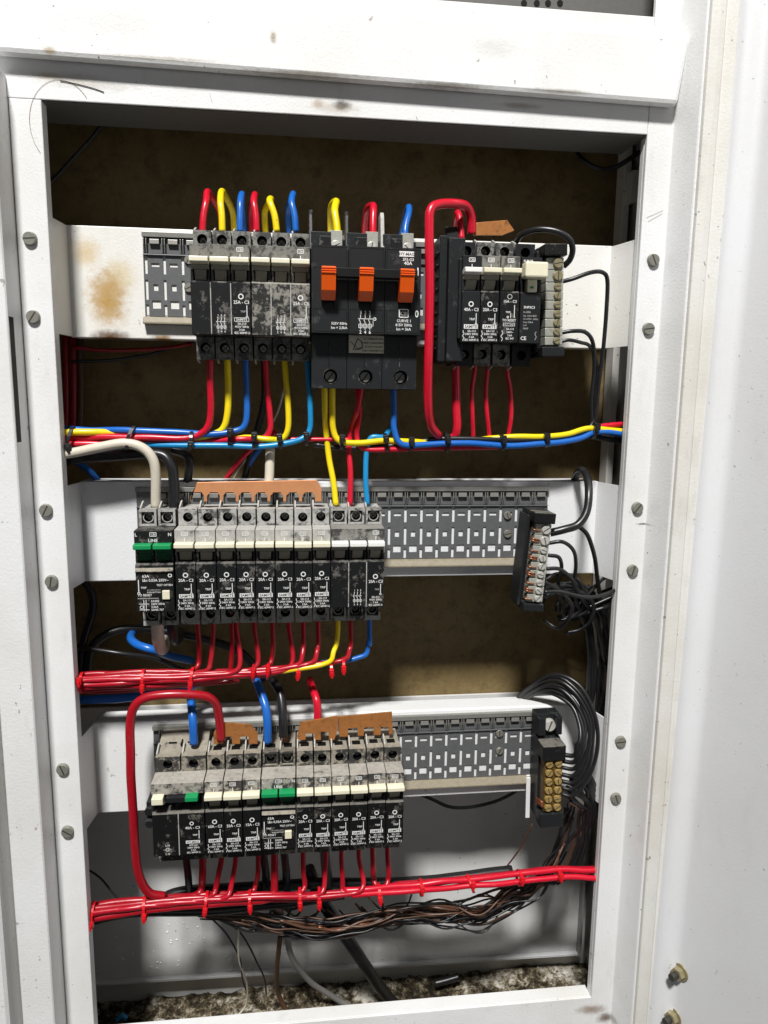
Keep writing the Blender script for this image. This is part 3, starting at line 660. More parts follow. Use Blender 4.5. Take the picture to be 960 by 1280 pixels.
b = MB(); b.box(-w-.0085, -w-.0004, .006, .022, -.0365, -.0165, 'blackclean'); b.cyl((-w-.006, .0058, -.022), (0, -1, 0), .0032, .004, 'blackclean'); b.cyl((-w-.006, .0058, -.032), (0, -1, 0), .0032, .004, 'blackclean'); b.obj('side_clip', t, .0005)
# rear terminal covers, rising behind the wires of the bottom row
b = MB(); b.prism([(.006, .0208), (.030, .0280), (.0335, .0280), (.0335, .0208)], -w*.98, w*.98, 'grey3')
for x in (-w*.6, w*.15): b.box(x, x+.006, .016, .0172, .0245, .0255, 'hole')
b.box(-w*.1, -w*.1+.001, .012, .020, .0240, .0262, 'hole'); b.obj('terminal_cover', t, .0004)
for cz in (.0163, -.0535):
    for k in (-1, 1): s = link('terminal_screw', f_screw(0, 0), t); s.location = (k*w/2, TM+.0067, cz)

# ------------------------------------------------------------------ the big orange-handled breaker
xa = at(389, 350, -.018).x; xb = at(526.5, 350, -.018).x; w3 = (xb-xa)/3; F = -.018
zt_ = at(455, 308, F).z; zo = at(455, 384, F).z; zl = at(455, 417, F).z; zbm = at(455, 486, -.004).z; ztt = at(455, 292, .004).z
t = thing('main_breaker', ((xa+xb)/2, 0, at(455, 340, F).z), 'big black three-pole breaker with three orange handles joined by a bar', 'circuit breaker')
Z = t.location.z
def rel(z): return z-Z
zh1 = rel(at(455, 334, F-.012).z); zh0 = rel(at(455, 377, F-.006).z)
b = MB()
for k in range(3):
    x0 = (k-1.5)*w3+.0002; x1 = x0+w3-.0004; cx = (x0+x1)/2; sl = .0042
    b.plate(x0, x1, rel(zl), rel(zt_), F, .004, [(cx-sl-(.0022 if k < 2 else 0)+.0011, cx+sl-(.0022 if k < 2 else 0)+.0011, zh0-.0035, zh1-.001)], 'blackclean')
    b.box(x0, x1, F+.0042, .0352, rel(zl), rel(zt_)-.0004, 'blackclean')
    for (za, zc) in ((rel(zt_)-.0012, zh1+.001), (zh0-.0045, rel(zl)+.001)): b.line([(x0+.001, za), (x1-.001, za), (x1-.001, zc), (x0+.001, zc), (x0+.001, za)], .00035, F-.00012, 'hole')
    # recessed lower cover with screw bores
    za, zc = rel(zbm), rel(zl)-.0003; hz = rel(at(455, 471, -.006).z)
    b.holeface(x0, x1, za, zc, -.0062, cx+.001, hz, .0047, .006, 'blackclean', 'hole'); b.ring(cx+.001, hz, .0053, .0047, -.0064, 'black')
    b.box(x0, x1, .0, .034, za, zc, 'blackclean')
    b.rect(x0, x1, za, za, -.0062, 'blackclean')
    for pz in (za, zc): b.b.faces.new([b.b.verts.new(p) for p in ((x0, -.0062, pz), (x1, -.0062, pz), (x1, 0, pz), (x0, 0, pz))]).material_index = b.mi('blackclean')
    for px_ in (x0, x1): b.b.faces.new([b.b.verts.new(p) for p in ((px_, -.0062, za), (px_, -.0062, zc), (px_, 0, zc), (px_, 0, za))]).material_index = b.mi('blackclean')
    b.box(cx-.0003, cx+.0003, -.0066, -.0060, hz+.0062, zc-.004, 'black')
    # upper shoulder and terminal pocket
    b.box(x0, cx+.0015, -.002, .034, rel(zt_)-.0002, rel(ztt)-.001, 'blackclean'); b.box(cx+.0017, x1, .006, .034, rel(zt_)-.0002, rel(ztt)-.004, 'blackclean')
    b.box(x0+.0055, cx+.0012, -.0035, -.0022, rel(zt_), rel(ztt)-.004, 'black')
b.obj('breaker_body', t, .0004)
zf1 = rel(at(434, 263, .004).z)
for k in range(3):
    x0 = (k-1.5)*w3; b = MB(); b.prism([(-.003, rel(zt_)), (.003, zf1-.004), (.0055, zf1), (.016, zf1), (.022, rel(zt_))], x0-.0012, x0+.0014, 'clear' if k == 2 else 'black'); b.obj('barrier_fin', t, .0005)
    cx = x0+w3/2+.0048
    b = MB(); b.box(cx-.0042, cx+.0042, -.0015, .0058, rel(zt_)-.0001, rel(ztt)+.0002, 'alu'); b.screw((cx, -.0014, rel(zt_)+.0034), .0034, .0008, 'zinc', 'slot', .4+k); b.obj('terminal_clamp', t, .0003)
    cxh = x0+w3/2-(.0011 if k < 2 else -.0011)
    b = MB(); b.prism([(F-.0125, zh1), (F-.0135, zh1-.0045), (F-.0105, zh0+.006), (F-.0035, zh0+.0005), (F+.001, zh0+.001), (F+.001, zh1-.002), (F-.004, zh1+.0006)], cxh-.0046, cxh+.0046, 'orange'); h = b.obj('handle', t, .0006)
    b = MB()
    for dz in (.0008, .0022, .0036): b.box(cxh-.0046, cxh+.0046, F-.0142, F-.0125, zh1-dz-.0007, zh1-dz, 'orange')
    b.obj('grip_ridges', h)
    b = MB(); b.screw((x0+w3/2+.001, -.0003, rel(at(455, 471, -.006).z)), .0040, .0008, 'screw', 'slot', .9); b.obj('terminal_screw', t)
b = MB(); b.box(-1.5*w3+.0085, 1.5*w3-.004, F-.0105, F-.0040, zh1-.0062, zh1-.0002, 'hole'); b.obj('tie_bar', t, .0006)
b = MB(); y = F-Q; zz = rel(at(505, 318, F).z); c = w3+.0022
b.rect(c-.0050, c+.0048, zz-.0014, zz+.0020, y, 'print'); b.text('HY-MAG', c, zz-.0007, .0027, y-.00008, 'printdark', 'CENTER')
b.text('SF3-G3', c+.001, zz-.0040, .0025, y, 'print', 'CENTER'); b.text('40A', c+.001, zz-.0066, .0032, y, 'print', 'CENTER')
zi = rel(at(521, 339, F).z); b.rect(1.5*w3-.0028, 1.5*w3-.0019, zi-.0028, zi+.0022, y, 'print')
zz = rel(at(507, 392, F).z); b.text('0', 1.5*w3-.0026, zz-.0022, .0064, y, 'print', 'CENTER', .8)
c2 = w3+.0008; b.line([(c2-.003, zz-.0024), (c2+.003, zz-.0024), (c2+.003, zz+.0026), (c2-.003, zz+.0026), (c2-.003, zz-.0024)], .0007, y, 'print'); b.text('CBI', c2, zz-.0012, .0034, y, 'print', 'CENTER', .95)
for i, tx in enumerate(('CURVE 1', '415V 50Hz', 'Icn = 3kA')): b.text(tx, c2, zz-.0056-i*.0027, .0025, y, 'print', 'CENTER')
zz = rel(at(455, 402, F).z); 
for i, (a_, c_) in enumerate((('1', '2'), ('3', '4'), ('5', '6'))):
    x = -.0008+(i-1)*.0031; b.text(a_, x, zz+.0048, .0030, y, 'print', 'CENTER'); b.text(c_, x, zz-.0078, .0030, y, 'print', 'CENTER')
    b.line([(x, zz+.0044), (x, zz+.0024), (x-.0008, zz+.0010), (x, zz-.0005), (x, zz-.0052)], .0004, y, 'print'); b.line([(x-.0011, zz-.0016), (x+.0011, zz-.0016), (x+.0011, zz-.0040), (x-.0011, zz-.0040), (x-.0011, zz-.0016)], .0004, y, 'print')
b.line([(-.0055, zz+.0018), (.0052, zz+.0018)], .0004, y, 'print'); b.ring(.0056, zz+.0018, .0011, .0006, y, 'print', 10); b.line([(-.0051, zz-.0028), (.0045, zz-.0028), (.0045, zz+.0010)], .0003, y, 'print')
zz = rel(at(420, 404, F).z); b.text('525V 50Hz', -w3+.0062, zz-.0009, .0023, y, 'print', 'CENTER'); b.text('Icn = 2,5kA', -w3+.0062, zz-.0036, .0023, y, 'print', 'CENTER')
b.obj('lettering', t)
s0 = at(436, 441, -.0068); s1 = at(480, 420, -.0068)
b = MB(); X = t.location.x; a0, a1, c0, c1 = s0.x-X, s1.x-X, rel(s0.z), rel(s1.z)
b.box(a0, a1, -.0068, -.0064, c0, c1, 'sticker')
b.line([(a0+.003, c0+.002), (a0+.0060, c1-.002), (a0+.0085, c1-.004), (a0+.0095, c0+.004), (a0+.004, c0+.002)], .0006, -.00695, 'printdark'); b.line([(a0+.001, c1-.004), (a0+.0065, c0+.0022), (a0+.0095, c0+.0032)], .0004, -.00695, 'printdark')
for i, tx in enumerate(('TO OPERATE ONLY', 'INSERT SCREWDRIVER', 'IN SLOT TO LIFT', 'AND UNSCREW OUT')): b.text(tx, (a0+a1)/2+.0052, c1-.0028-i*.0026, .00165, -.00695, 'printdark', 'CENTER')
b.obj('sticker', t)

# ------------------------------------------------------------------ right-hand group in the top row
b = MB(); xs = at(566, 370, 0).x; X2 = at(650, 370, 0).x
t = thing('breaker_holder', (xs, 0, ZR[0]), 'black plastic side block standing left of the 40A breaker in the top row', 'breaker holder')
b.box(-.0105, -.0052, -.0040, .035, -.060, .024, 'blackclean'); b.box(-.0050, .0062, -.008, .035, -.060, .022, 'blackclean'); b.box(.0015, .0050, -.0125, -.0082, -.045, .008, 'blackclean')
for k in range(9): b.box(-.0120, -.0107, .0, .03, -.052+k*.008, -.050+k*.008, 'blackclean')
b.obj('side_block', t, .0008)
b = MB(); b.prism([(.0, .0222), (.010, .033), (.014, .033), (.014, .0222)], -.0045, .004, 'blackclean'); b.obj('top_fin', t, .0005)
gt = 'single-pole breakers at the right of the top row'
unit(0, 577, 600, 385, 1, '40A', 'clean black 40A single-pole breaker beside the black side block', group=gt, mats=('blackclean', 'blackclean', 'blackclean'), handle='white_pl', dz=-.001)
unit(0, 600.5, 624, 385, 1, '20A', 'dusty 20A single-pole breaker under the folded copper link in the top row', group=gt, dz=-.001)
unit(0, 624.5, 648.5, 385, 1, '15A', 'dusty 15A single-pole breaker whose face reads TO RESET, beside the surge unit', group=gt, dz=-.001, prn=lambda w: print_reset('15A'))
xa = at(650, 385, FR).x; xb = at(676, 385, FR).x; w = xb-xa
t = thing('surge_protector', ((xa+xb)/2, 0, ZR[0]-.001), 'slim black surge module with a fat cream plug, beside the screw terminal bar', 'surge protector')
link('module_body', body_mesh(1, w, ('blackclean', 'blackclean', 'blackclean')), t, .0004)
b = MB(); b.box(-w/2+.0004, w/2+.0014, FR-.0085, FR+.002, -.0040, .0062, 'cream'); b.obj('plug', t, .0012)
b = MB(); b.box(-w*.22, w*.25, FR-.0012, FR+.006, -.0125, -.0042, 'cream'); b.rect(-.0012, .0012, -.0102, -.0088, FR-.0014, 'green'); b.obj('status_window', t, .0006)
b = MB(); y = FR-Q
b.text('SURGE', -w*.42, .0070, .0022, FR-Q, 'print'); b.text('SNP3C3', -.0048, -.0232, .0023, y, 'print'); b.text('In 20A', -.0048, -.0262, .0019, y, 'printdim')
for i in range(5): b.text(('Up 1.5kV 8/20', 'Uc 275V~ 50Hz', 'Imax 20kA', 'L-N', 'SANS')[i], -.0048, -.0286-i*.0021, .0016, y, 'printdim')
b.text('CE', -.0062, -.0442, .0034, y, 'print'); b.line([(.0048, -.0385), (.0038, -.040), (.0050, -.042), (.0040, -.044)], .0004, y, 'printdim'); b.obj('lettering', t)

# ------------------------------------------------------------------ screw terminal bars
def place(t, pts_bm, R_): pass
def terminal_bar(name, label, pa, pb, Y, width, blocks, mat, smat, two=False, plate=None, cap=(.012, .012), big=2, ext=None, copperL=False):
    "pa/pb: top and bottom pixel of the column of terminals"
    A, B = at(*pa, Y), at(*pb, Y); L = (B-A).length; d = (B-A).normalized(); ang = math.atan2(d.x, -d.z)
    t = thing(name, A, label, 'terminal bar'); t.rotation_euler = (0, -ang, 0)
    b = MB(); hw = width/2
    b.box(-hw-.0015 if two else -hw-.003, hw+.0015, .010, .026 if ext is None else ext, -L-cap[1], cap[0], 'blackclean'); b.box(-hw-.0025, hw+.001, -.004, .0098, .0008, cap[0], 'black3'); b.box(-hw-.0025, hw+.001, -.002, .0098, -L-cap[1], -L-.0008, 'blackclean')
    if not two: b.box(-hw-.0055, -hw-.0032, .004, .024, -L-.004, .005, 'blackclean')
    b.obj('insulator', t, .0006)
    tot = sum(1.35 if i < big else 1 for i in range(blocks)); z = 0
    for i in range(blocks):
        h = L/tot*(1.35 if i < big else 1); z1 = z; z0 = z-h+.0004; z -= h; cz = (z0+z1)/2
        b = MB(); b.box(-hw, hw, .0, .0098, z0, z1, mat); bo = b.obj('terminal', t, .0004)
        for cx in ((-hw*.5, hw*.5) if two else (hw*.28,)):
            r = min(h*.43, hw*.46) if two else h*.43
            b = MB(); b.screw((cx, -.0001, cz), r, .0022, smat, 'slot', random.random()*3); b.obj('clamp_screw', bo, .0002)
        if copperL:
            b = MB(); n = 1+(i % 2)
            for k in range(n): q = cz+(k-.5)*.0016; b.tube(smooth_path([(-hw-.0022, .002, q+.0012), (-hw-.0006, -.0008, q), (-hw*.35, -.0004, q-.0005)], 4), .00055, 'copperwire', 6)
            b.obj('bare_strands', t)
    return t
t = terminal_bar('terminal_bar', 'upright bar of nine zinc screw terminals on the top rail, beside the surge module', (694, 322), (692, 432), -.010, .0125, 9, 'alu', 'nickel', big=2, cap=(.0085, .0075))
t = terminal_bar('terminal_bar', 'leaning bar of screw terminals with bare copper strands, right of the middle rail', (680, 655), (668, 753), -.010, .0120, 9, 'alu', 'zinc', copperL=True, cap=(.0085, .0065))
t = terminal_bar('terminal_bar', 'brass bar with two columns of screws, at the right of the bottom rail', (692, 949), (690, 1014), .004, .0150, 6, 'brassdark', 'brass', two=True, big=0, cap=(.0130, .0130), ext=.030)
b = MB(); b.box(-.0100, -.004, .008, .0150, .016, .031, 'blackclean'); b.box(.0050, .0095, .008, .0150, .016, .031, 'blackclean'); b.box(-.0100, .0095, .0152, .026, .013, .0315, 'blackclean'); b.obj('bracket', t, .0008)
b = MB(); b.screw((.0005, .0150, .0225), .0052, .004, 'zinc', 'slot', 1.2); b.obj('mounting_screw', t, .0004)
b = MB(); b.box(-.0150, -.0115, .020, .0215, -.062, -.026, 'rail3'); b.box(-.0115, .010, .0308, .0320, -.062, -.030, 'rail3'); b.obj('backing_plate', t, .0004)
b = MB()
for k in range(4): b.tube([(-.0125, .004, -.034-k*.0014), (-.0085, .001, -.036-k*.0012), (-.0075, -.001, -.037-k*.001)], .0006, 'copperwire', 6)
b.obj('bare_strands', t)

# ------------------------------------------------------------------ copper links
def plate_obj(name, pts, Y, th, mat, label, holes=0, tilt=0):
    P = [at(px, py, Y) for px, py in pts]; c = sum(P, Vector())/len(P)
    b = MB(); b.prismy([(p.x-c.x, p.z-c.z) for p in P], 0, th, mat); o = b.obj(name, None, .0002); o.location = c
    if tilt: o.rotation_euler.x = tilt
    return tag(o, label, 'copper link')
def comb(pxs, top, foot, toothw, Y, arch):
    "comb outline: top edge with arches cut out between teeth"
    pts = [top[0], top[1]]; out = list(top)
    return out
# middle row comb
pts = [(238, 627), (246, 604), (397, 599), (402, 627)]
n = 8; arr = [(246, 603), (396, 600), (402, 610), (402, 627)]
for k in range(n-1, -1, -1):
    xc = 247+k*19.8
    arr += [(xc+8, 627), (xc+8, 620), (xc+5, 615.5), (xc-4, 615.5), (xc-8, 620), (xc-8, 627)]
arr += [(238, 627), (238, 622)]
bar = plate_obj('copper_busbar', arr, .012, .0012, 'copper', 'long bright copper comb bar along the tops of the middle row breakers')
arr = [(278, 903), (314, 906), (322, 917), (322, 930), (311, 930), (311, 921), (300, 921), (300, 930), (290, 930), (290, 921), (279, 921), (279, 930), (267, 930), (267, 916)]
plate_obj('copper_busbar', arr, .012, .0014, 'copperdull', 'short brown copper link over the three breakers left in the bottom row')
arr = [(375, 903), (422, 895), (422, 912), (418, 925), (411, 925), (411, 915), (401, 915), (401, 925), (393, 925), (393, 917), (382, 917), (382, 925), (371, 925)]
plate_obj('copper_busbar', arr, .011, .0014, 'copperdull', 'left brown copper link on the right-hand breakers of the bottom row')
arr = [(422, 896), (490, 890), (491, 918), (486, 918), (486, 909), (476, 909), (476, 919), (467, 919), (467, 909), (455, 910), (455, 920), (447, 920), (447, 910), (435, 911), (435, 921), (424, 921)]
plate_obj('copper_busbar', arr, .015, .0014, 'copperdull', 'right brown copper link, reaching the end breaker of the bottom row')
plate_obj('copper_busbar', [(592, 294), (590, 281), (597, 278), (634, 275), (643, 288), (628, 294)], .010, .0014, 'copperdull', 'small folded copper link above the dusty 20A breaker in the top row')

# ------------------------------------------------------------------ cable ties
def tie(px, py, h, Y, colr, label, group, lean=0, dpt=.0055, headdown=1, wb=4.2):
    wb = 3.4 if colr == 'tier' else wb; c = at(px, py, Y); s = mpp(c); rz = h/2*s; ry = dpt; b = MB(); n = 20; w = wb*s
    k = b.mi(colr); R0 = []; 
    for i in range(n):
        a = i*2*math.pi/n; ca, sa = math.cos(a), math.sin(a)
        R0.append([b.b.verts.new((sgn*w/2+lean*s*sa, -(ry+e)*ca, (rz+e)*sa)) for sgn, e in ((-1, 0), (1, 0), (1, .0007), (-1, .0007))])
    for i in range(n):
        A, B = R0[i], R0[(i+1) % n]
        for q in range(4): b.b.faces.new((A[q], A[(q+1) % 4], B[(q+1) % 4], B[q])).material_index = k
    band = b.obj('strap')
    hz = -rz*.55*headdown
    t = thing('cable_tie', c, label, 'cable tie', group); band.parent = t
    b = MB(); b.box(-w*.85, w*.85, -ry-.0022, -ry*.72, hz-.0024, hz+.0024, colr); b.box(-w*.45, w*.45, -ry-.0030, -ry-.0018, hz-.0038, hz+.0008, colr); b.obj('tie_head', t, .0003)
    t.rotation_euler.y = random.uniform(-.12, .12)
    return t

# ------------------------------------------------------------------ wires, top row
Y1 = .016
for (c, x0, x1, yt, x2, lab) in (('red', 253, 258, 240, 277, 'first red'), ('yellow', 278, 276, 240, 293, 'first yellow'), ('blue', 300, 301, 243, 306, 'first blue'), ('red', 321, 318, 243, 316, 'second red'), ('yellow', 346, 338, 249, 333, 'second yellow'), ('blue', 370, 365, 243, 362, 'second blue')):
    wire(c, 8.2, [(x0, 290, .012), (x0+(x1-x0)*.3, 270, .013), (x1-.5, 252, .016), (x1+1, yt, .026), (x1+(x2-x1)*.35, yt+6, .038), (x2-2, 266, .050), (x2, 300, .056)], '%s wire hooked over the top of the small three-pole breakers, counted from the left' % lab)
wire('yellow', 9, [(423, 300, .006), (421, 280, .008), (418, 262, .012), (420, 252, .022), (414, 262, .038), (414, 300, .052)], 'yellow wire curving into the left terminal of the orange-handled breaker')
wire('red', 9, [(466, 302, .006), (466, 280, .008), (467, 262, .012), (466, 257, .020), (459, 262, .034), (456, 285, .048), (458, 310, .052)], 'red wire curving into the middle terminal of the orange-handled breaker')
wire('blue', 8, [(507, 302, .006), (507, 285, .008), (511, 266, .014), (510, 260, .024), (504, 285, .044), (500, 310, .052)], 'blue wire curving into the right terminal of the orange-handled breaker')
wire('red', 11.5, [(590, 292, .010), (589, 272, .008), (583, 259, .004), (570, 255, -.002), (550, 255, -.006), (539, 262, -.009), (537, 285, -.010), (537, 350, -.010), (536, 440, -.008), (535, 500, -.002), (538, 530, .005), (548, 546, .012)], 'thick bright red wire looping down between the orange-handled breaker and the right group')
wire('red', 8, [(577, 300, .008), (575, 275, .012), (572, 266, .018), (570, 275, .034), (570, 310, .05)], 'faded red wire stub standing inside the big red loop in the top row')
wire('kblack', 7.5, [(645, 302, .012), (652, 293, .004), (672, 287, -.004), (695, 289, -.009), (711, 298, -.011), (716, 311, -.010), (713, 324, -.006), (705, 333, -.002)], 'black wire arching from the surge module to the top terminal')
wire('kblack', 5.2, [(700, 352, -.002), (716, 348, -.005), (738, 341, -.006), (753, 341, -.005), (759, 352, -.003), (758, 390, .0), (755, 430, .004), (748, 480, .010), (744, 520, .014), (741, 540, .016)], 'long black wire leaving the second terminal and bending down the right side')
wire('kblack', 5, [(700, 416, -.002), (716, 414, -.004), (732, 416, -.003), (741, 430, .002), (743, 460, .008), (739, 500, .012), (740, 536, .016)], 'black wire from the second lowest terminal, bending down beside the top rail')
wire('kblack', 4.5, [(700, 427, -.002), (712, 425, -.003), (726, 428, -.002), (738, 434, .003), (747, 460, .009), (743, 500, .013), (743, 536, .018)], 'thin wavy black wire from the lowest terminal of the top row bar')
# runs of bundle one
T1 = 'wires of the multicoloured bundle under the top row'
def run(c, wpx, pts, lab, Y=Y1, grp=T1): wire(c, wpx, [(p[0], p[1], p[2] if len(p) > 2 else Y) for p in pts], lab, grp, wob=.0006)
run('red', 8.6, [(263, 440, .008), (263, 480, .009), (263, 515, .011), (259, 534, .012), (246, 544, .013), (225, 548, .013), (180, 547, .013), (130, 546, .014), (90, 548), (60, 549)], 'red wire dropping from the first bottom terminal and running left in the bundle')
run('yellow', 8.6, [(285, 440, .008), (285, 480), (284, 515), (279, 535), (266, 543), (235, 548, .018), (180, 546, .019), (140, 541, .016), (105, 540, .012), (60, 542, .012)], 'yellow wire dropping from the second bottom terminal and running left in the bundle')
run('blue', 8.2, [(307, 440, .008), (308, 480), (309, 515), (305, 533), (292, 539), (260, 542, .014), (215, 540, .013), (160, 538, .014), (110, 538, .019), (60, 535, .019)], 'deep blue wire dropping from the third bottom terminal and running left along the bundle top')
run('red', 7.6, [(331, 440, .008), (333, 475), (337, 515), (337, 538), (328, 548), (300, 549, .013), (260, 551, .018), (180, 553, .018), (110, 555, .014), (60, 556, .014)], 'second red wire from the small breakers, ending in the lower part of the bundle')
run('yellow', 7.6, [(355, 440, .010), (357, 475), (361, 515), (360, 538), (352, 549), (335, 549, .014), (310, 547, .016), (280, 550, .019), (240, 550, .02)], 'second yellow wire dropping from the small breakers into the bundle')
run('lblue', 7.2, [(383, 440, .010), (385, 475), (388, 515), (387, 537), (378, 548, .014), (358, 554, .012), (325, 558, .012), (280, 557, .012), (230, 557, .013), (180, 556, .016), (120, 560, .02), (60, 560, .02)], 'light blue wire running left along the underside of the bundle')
run('yellow', 7.6, [(406, 478, .006), (406, 510, .010), (408, 540, .018), (411, 570, .018), (416, 600, .014), (420, 632, .010)], 'yellow wire passing straight behind the bundle into the middle row')
run('yellow', 7.6, [(415, 478, .006), (415, 510, .010), (417, 538, .012), (426, 552, .011), (450, 554, .011), (480, 551, .012), (515, 552, .014), (550, 555, .018), (590, 551, .018), (640, 546, .014), (675, 546, .012), (708, 543, .012), (735, 536, .013), (765, 538), (800, 542)], 'yellow wire turning right along the bundle from the orange-handled breaker')
run('red', 7.2, [(452, 478, .006), (447, 510, .010), (439, 535, .020), (436, 560, .018), (438, 590, .014), (438, 632, .010)], 'red wire slanting behind the bundle down into the middle row')
run('red', 6.6, [(445, 478, .010), (449, 515, .014), (446, 545, .018), (455, 560, .014), (490, 562, .013), (540, 560, .014), (600, 559, .016), (650, 557, .018), (700, 550, .018), (740, 535, .018), (800, 528, .018)], 'red wire running right along the underside of the bundle')
run('blue', 7.6, [(492, 478, .006), (492, 515, .010), (493, 538, .010), (502, 555, .009), (530, 556, .010), (570, 554, .010), (610, 556, .010), (650, 557, .010), (690, 554, .010), (725, 548, .011), (750, 540, .014), (800, 546)], 'blue wire turning right from the orange-handled breaker along the bundle front')
run('lblue', 6.8, [(488, 535, .020), (480, 546, .014), (464, 547, .014), (458, 565, .014), (457, 595, .012), (459, 632, .010)], 'light blue wire stepping down from the bundle into the middle row')
run('kblack', 6.4, [(392, 556, .020), (440, 560, .020), (500, 556, .020), (545, 549, .016), (600, 549, .013), (650, 550, .013), (700, 546, .012), (735, 536, .014), (744, 515, .016)], 'black wire running right along the bundle and up to the terminals')
run('red', 5.5, [(345, 549, .02), (400, 549, .018), (440, 549, .018)], 'short red stretch at the middle of the bundle')
run('kblack', 7, [(735, 545, .022), (760, 549, .022), (800, 553, .022)], 'black wire end leaving the bundle at the far right')
run('red', 10.5, [(569, 445, .010), (570, 480), (571, 515), (571, 536), (565, 547, .018), (540, 552, .02)], 'thick red wire dropping from the 40A breaker to the bundle')
for (x0, xm, x1, lab) in ((594, 590, 592, 'first'), (610, 608, 612, 'second'), (635, 638, 635, 'third')):
    wire('red', 5.6, [(x0, 445, .012), (x0-1, 465, Y1), (xm, 490, Y1), (xm+1, 520, Y1), (x1, 548, .019)], '%s thin red wire right of the thick one, under the top right group' % lab)
grp = 'black cable ties on the multicoloured bundle'
tx = [(88, 550, 30), (162, 547, 28), (240, 550, 20), (288, 545, 22), (318, 550, 20), (350, 551, 18), (383, 548, 16), (427, 552, 18), (482, 553, 21), (513, 555, 17), (558, 553, 22), (627, 553, 18), (681, 550, 17), (742, 538, 18)]
for i, (x, y, h) in enumerate(tx): tie(x, y, h, .013, 'tieb', 'black cable tie on the multicoloured bundle, %s from its left end' % (ordn+['eleventh', 'twelfth', 'thirteenth', 'fourteenth'])[i], grp, lean=(6 if i < 2 else 0), headdown=1 if i < 3 else -1)
wire('kcream', 12.5, [(55, 571, .010), (90, 567, .009), (125, 559, .008), (155, 554, .008), (178, 560, .008), (191, 574, .008), (195, 595, .009), (195, 636, .012)], 'thick cream cable bending down into the left green-handled unit')
wire('kblack', 13, [(55, 580, .020), (110, 572, .018), (160, 569, .016), (200, 568, .014), (213, 580, .012), (217, 600, .012), (218, 640, .012)], 'thick glossy black cable bending down beside the cream cable')
wire('kblack', 11, [(215, 562, .03), (232, 568, .03), (237, 580, .03), (233, 610, .045)], 'black cable end curling behind the thick black cable')
wire('kcream', 12, [(338, 560, .022), (337, 580, .020), (336, 600, .018), (334, 612, .016)], 'short dirty cream cable stub behind the copper comb bar', n=12)
wire('red', 6, [(345, 540, .05), (310, 565, .06), (285, 595, .065), (270, 620, .07)], 'thin red wire slanting behind the middle rail')
wire('blue', 7, [(325, 560, .07), (312, 580, .07), (300, 610, .075)], 'blue wire slanting behind the copper comb bar')
wire('kcream', 3, [(360, 470, .07), (345, 520, .075), (310, 570, .08), (285, 610, .08)], 'thin pale wire slanting in the shade behind the middle rail')
wire('kblack', 8, [(330, 440, .07), (330, 500, .07), (318, 550, .07), (305, 600, .07)], 'black wire in the shade behind the bundle')
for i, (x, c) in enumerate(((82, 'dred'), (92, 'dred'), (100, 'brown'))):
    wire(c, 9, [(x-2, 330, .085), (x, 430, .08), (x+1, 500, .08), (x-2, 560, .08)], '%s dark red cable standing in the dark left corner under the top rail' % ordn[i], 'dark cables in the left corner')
wire('kblack', 5, [(140, 130, .06), (120, 165, .06), (85, 205, .06), (40, 250, .06)], 'black cable slanting across the dark upper left corner')
wire('kblack', 6, [(722, 175, .06), (724, 195, .055), (745, 209, .05), (765, 210, .05), (785, 200, .045), (820, 176, .04)], 'black cable sagging in the dark upper right corner')
wire('blue', 8, [(60, 560, .05), (100, 580, .05), (125, 605, .05), (160, 660, .055)], 'deep blue cable slanting behind the left end of the middle rail')
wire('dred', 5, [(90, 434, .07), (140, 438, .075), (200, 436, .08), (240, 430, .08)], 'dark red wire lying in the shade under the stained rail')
wire('kblack', 4, [(90, 452, .07), (140, 450, .075), (200, 440, .08), (250, 425, .08)], 'thin black wire lying in the shade under the stained rail')

# ------------------------------------------------------------------ middle row wires
def path2(x):
    P = [(60, 854), (92, 853), (180, 850), (240, 847), (315, 841), (350, 838), (378, 833), (420, 829), (450, 827), (480, 820)]
    for (a, b_), (c, d) in zip(P, P[1:]):
        if a <= x <= c: return b_+(d-b_)*(x-a)/(c-a)
    return P[-1][1]
def spread(x): return max(.25, min(1.0, (430-x)/230.))
Y2 = .012
drops = [('red', 247, 249, 0, 'first'), ('red', 267, 263, 1, 'second'), ('red', 290, 289, 5, 'third'), ('red', 296, 300, 2, 'fourth'), ('red', 318, 323, 1, 'fifth'), ('red', 341, 340, 0, 'sixth'), ('red', 361, 366, 4, 'seventh'), ('red', 379, 378, 3, 'eighth'), ('red', 398, 396, 2, 'ninth'), ('yellow', 422, 417, 3, ''), ('red', 438.5, 437, 1, 'tenth'), ('blue', 462, 461, 0, '')]
slots = [(-9, .014), (-5, .008), (-1.5, .006), (3, .006), (7, .008), (10, .013)]
for i, (c, x0, x1, sl, od) in enumerate(drops):
    dy, yy = slots[sl]; pts = [(x0, 765, .008), (x0, 785, .011), ((x0+x1)/2+.8, 805, .012)]
    tgt = path2(x1)+dy*spread(x1); rad = 16 if c != 'blue' else 22
    pts += [(x1, tgt-rad*.95, yy+.002), (x1-3, tgt-5, yy), (x1-13, tgt, yy)]
    x = x1-30
    while x > (345 if c == 'yellow' else 390 if c == 'blue' else 50):
        k = random.uniform(-1, 1); pts.append((x, path2(x)+dy*spread(x)+k*1.1, yy+random.uniform(-.0008, .0008))); x -= 34
    cc = c if c != 'red' else ('mred' if sl in (2, 3, 4) else 'dred')  # hanging reds take darker copies, shade put into the colour
    lab = ('%s red wire hanging from the middle row breakers, counted from the left' % od) if od else '%s wire hanging from the right-end breaker of the middle row' % c
    wire(cc, 6.4, pts, lab, 'wires hanging from the middle row breakers', wob=.0005)
wire('dred', 7, [(60, 862, .02), (120, 864, .02), (180, 860, .02), (240, 856, .02), (300, 850, .02)], 'dark red wire along the underside of the middle row bundle')
grp = 'red cable ties on the middle row bundle'
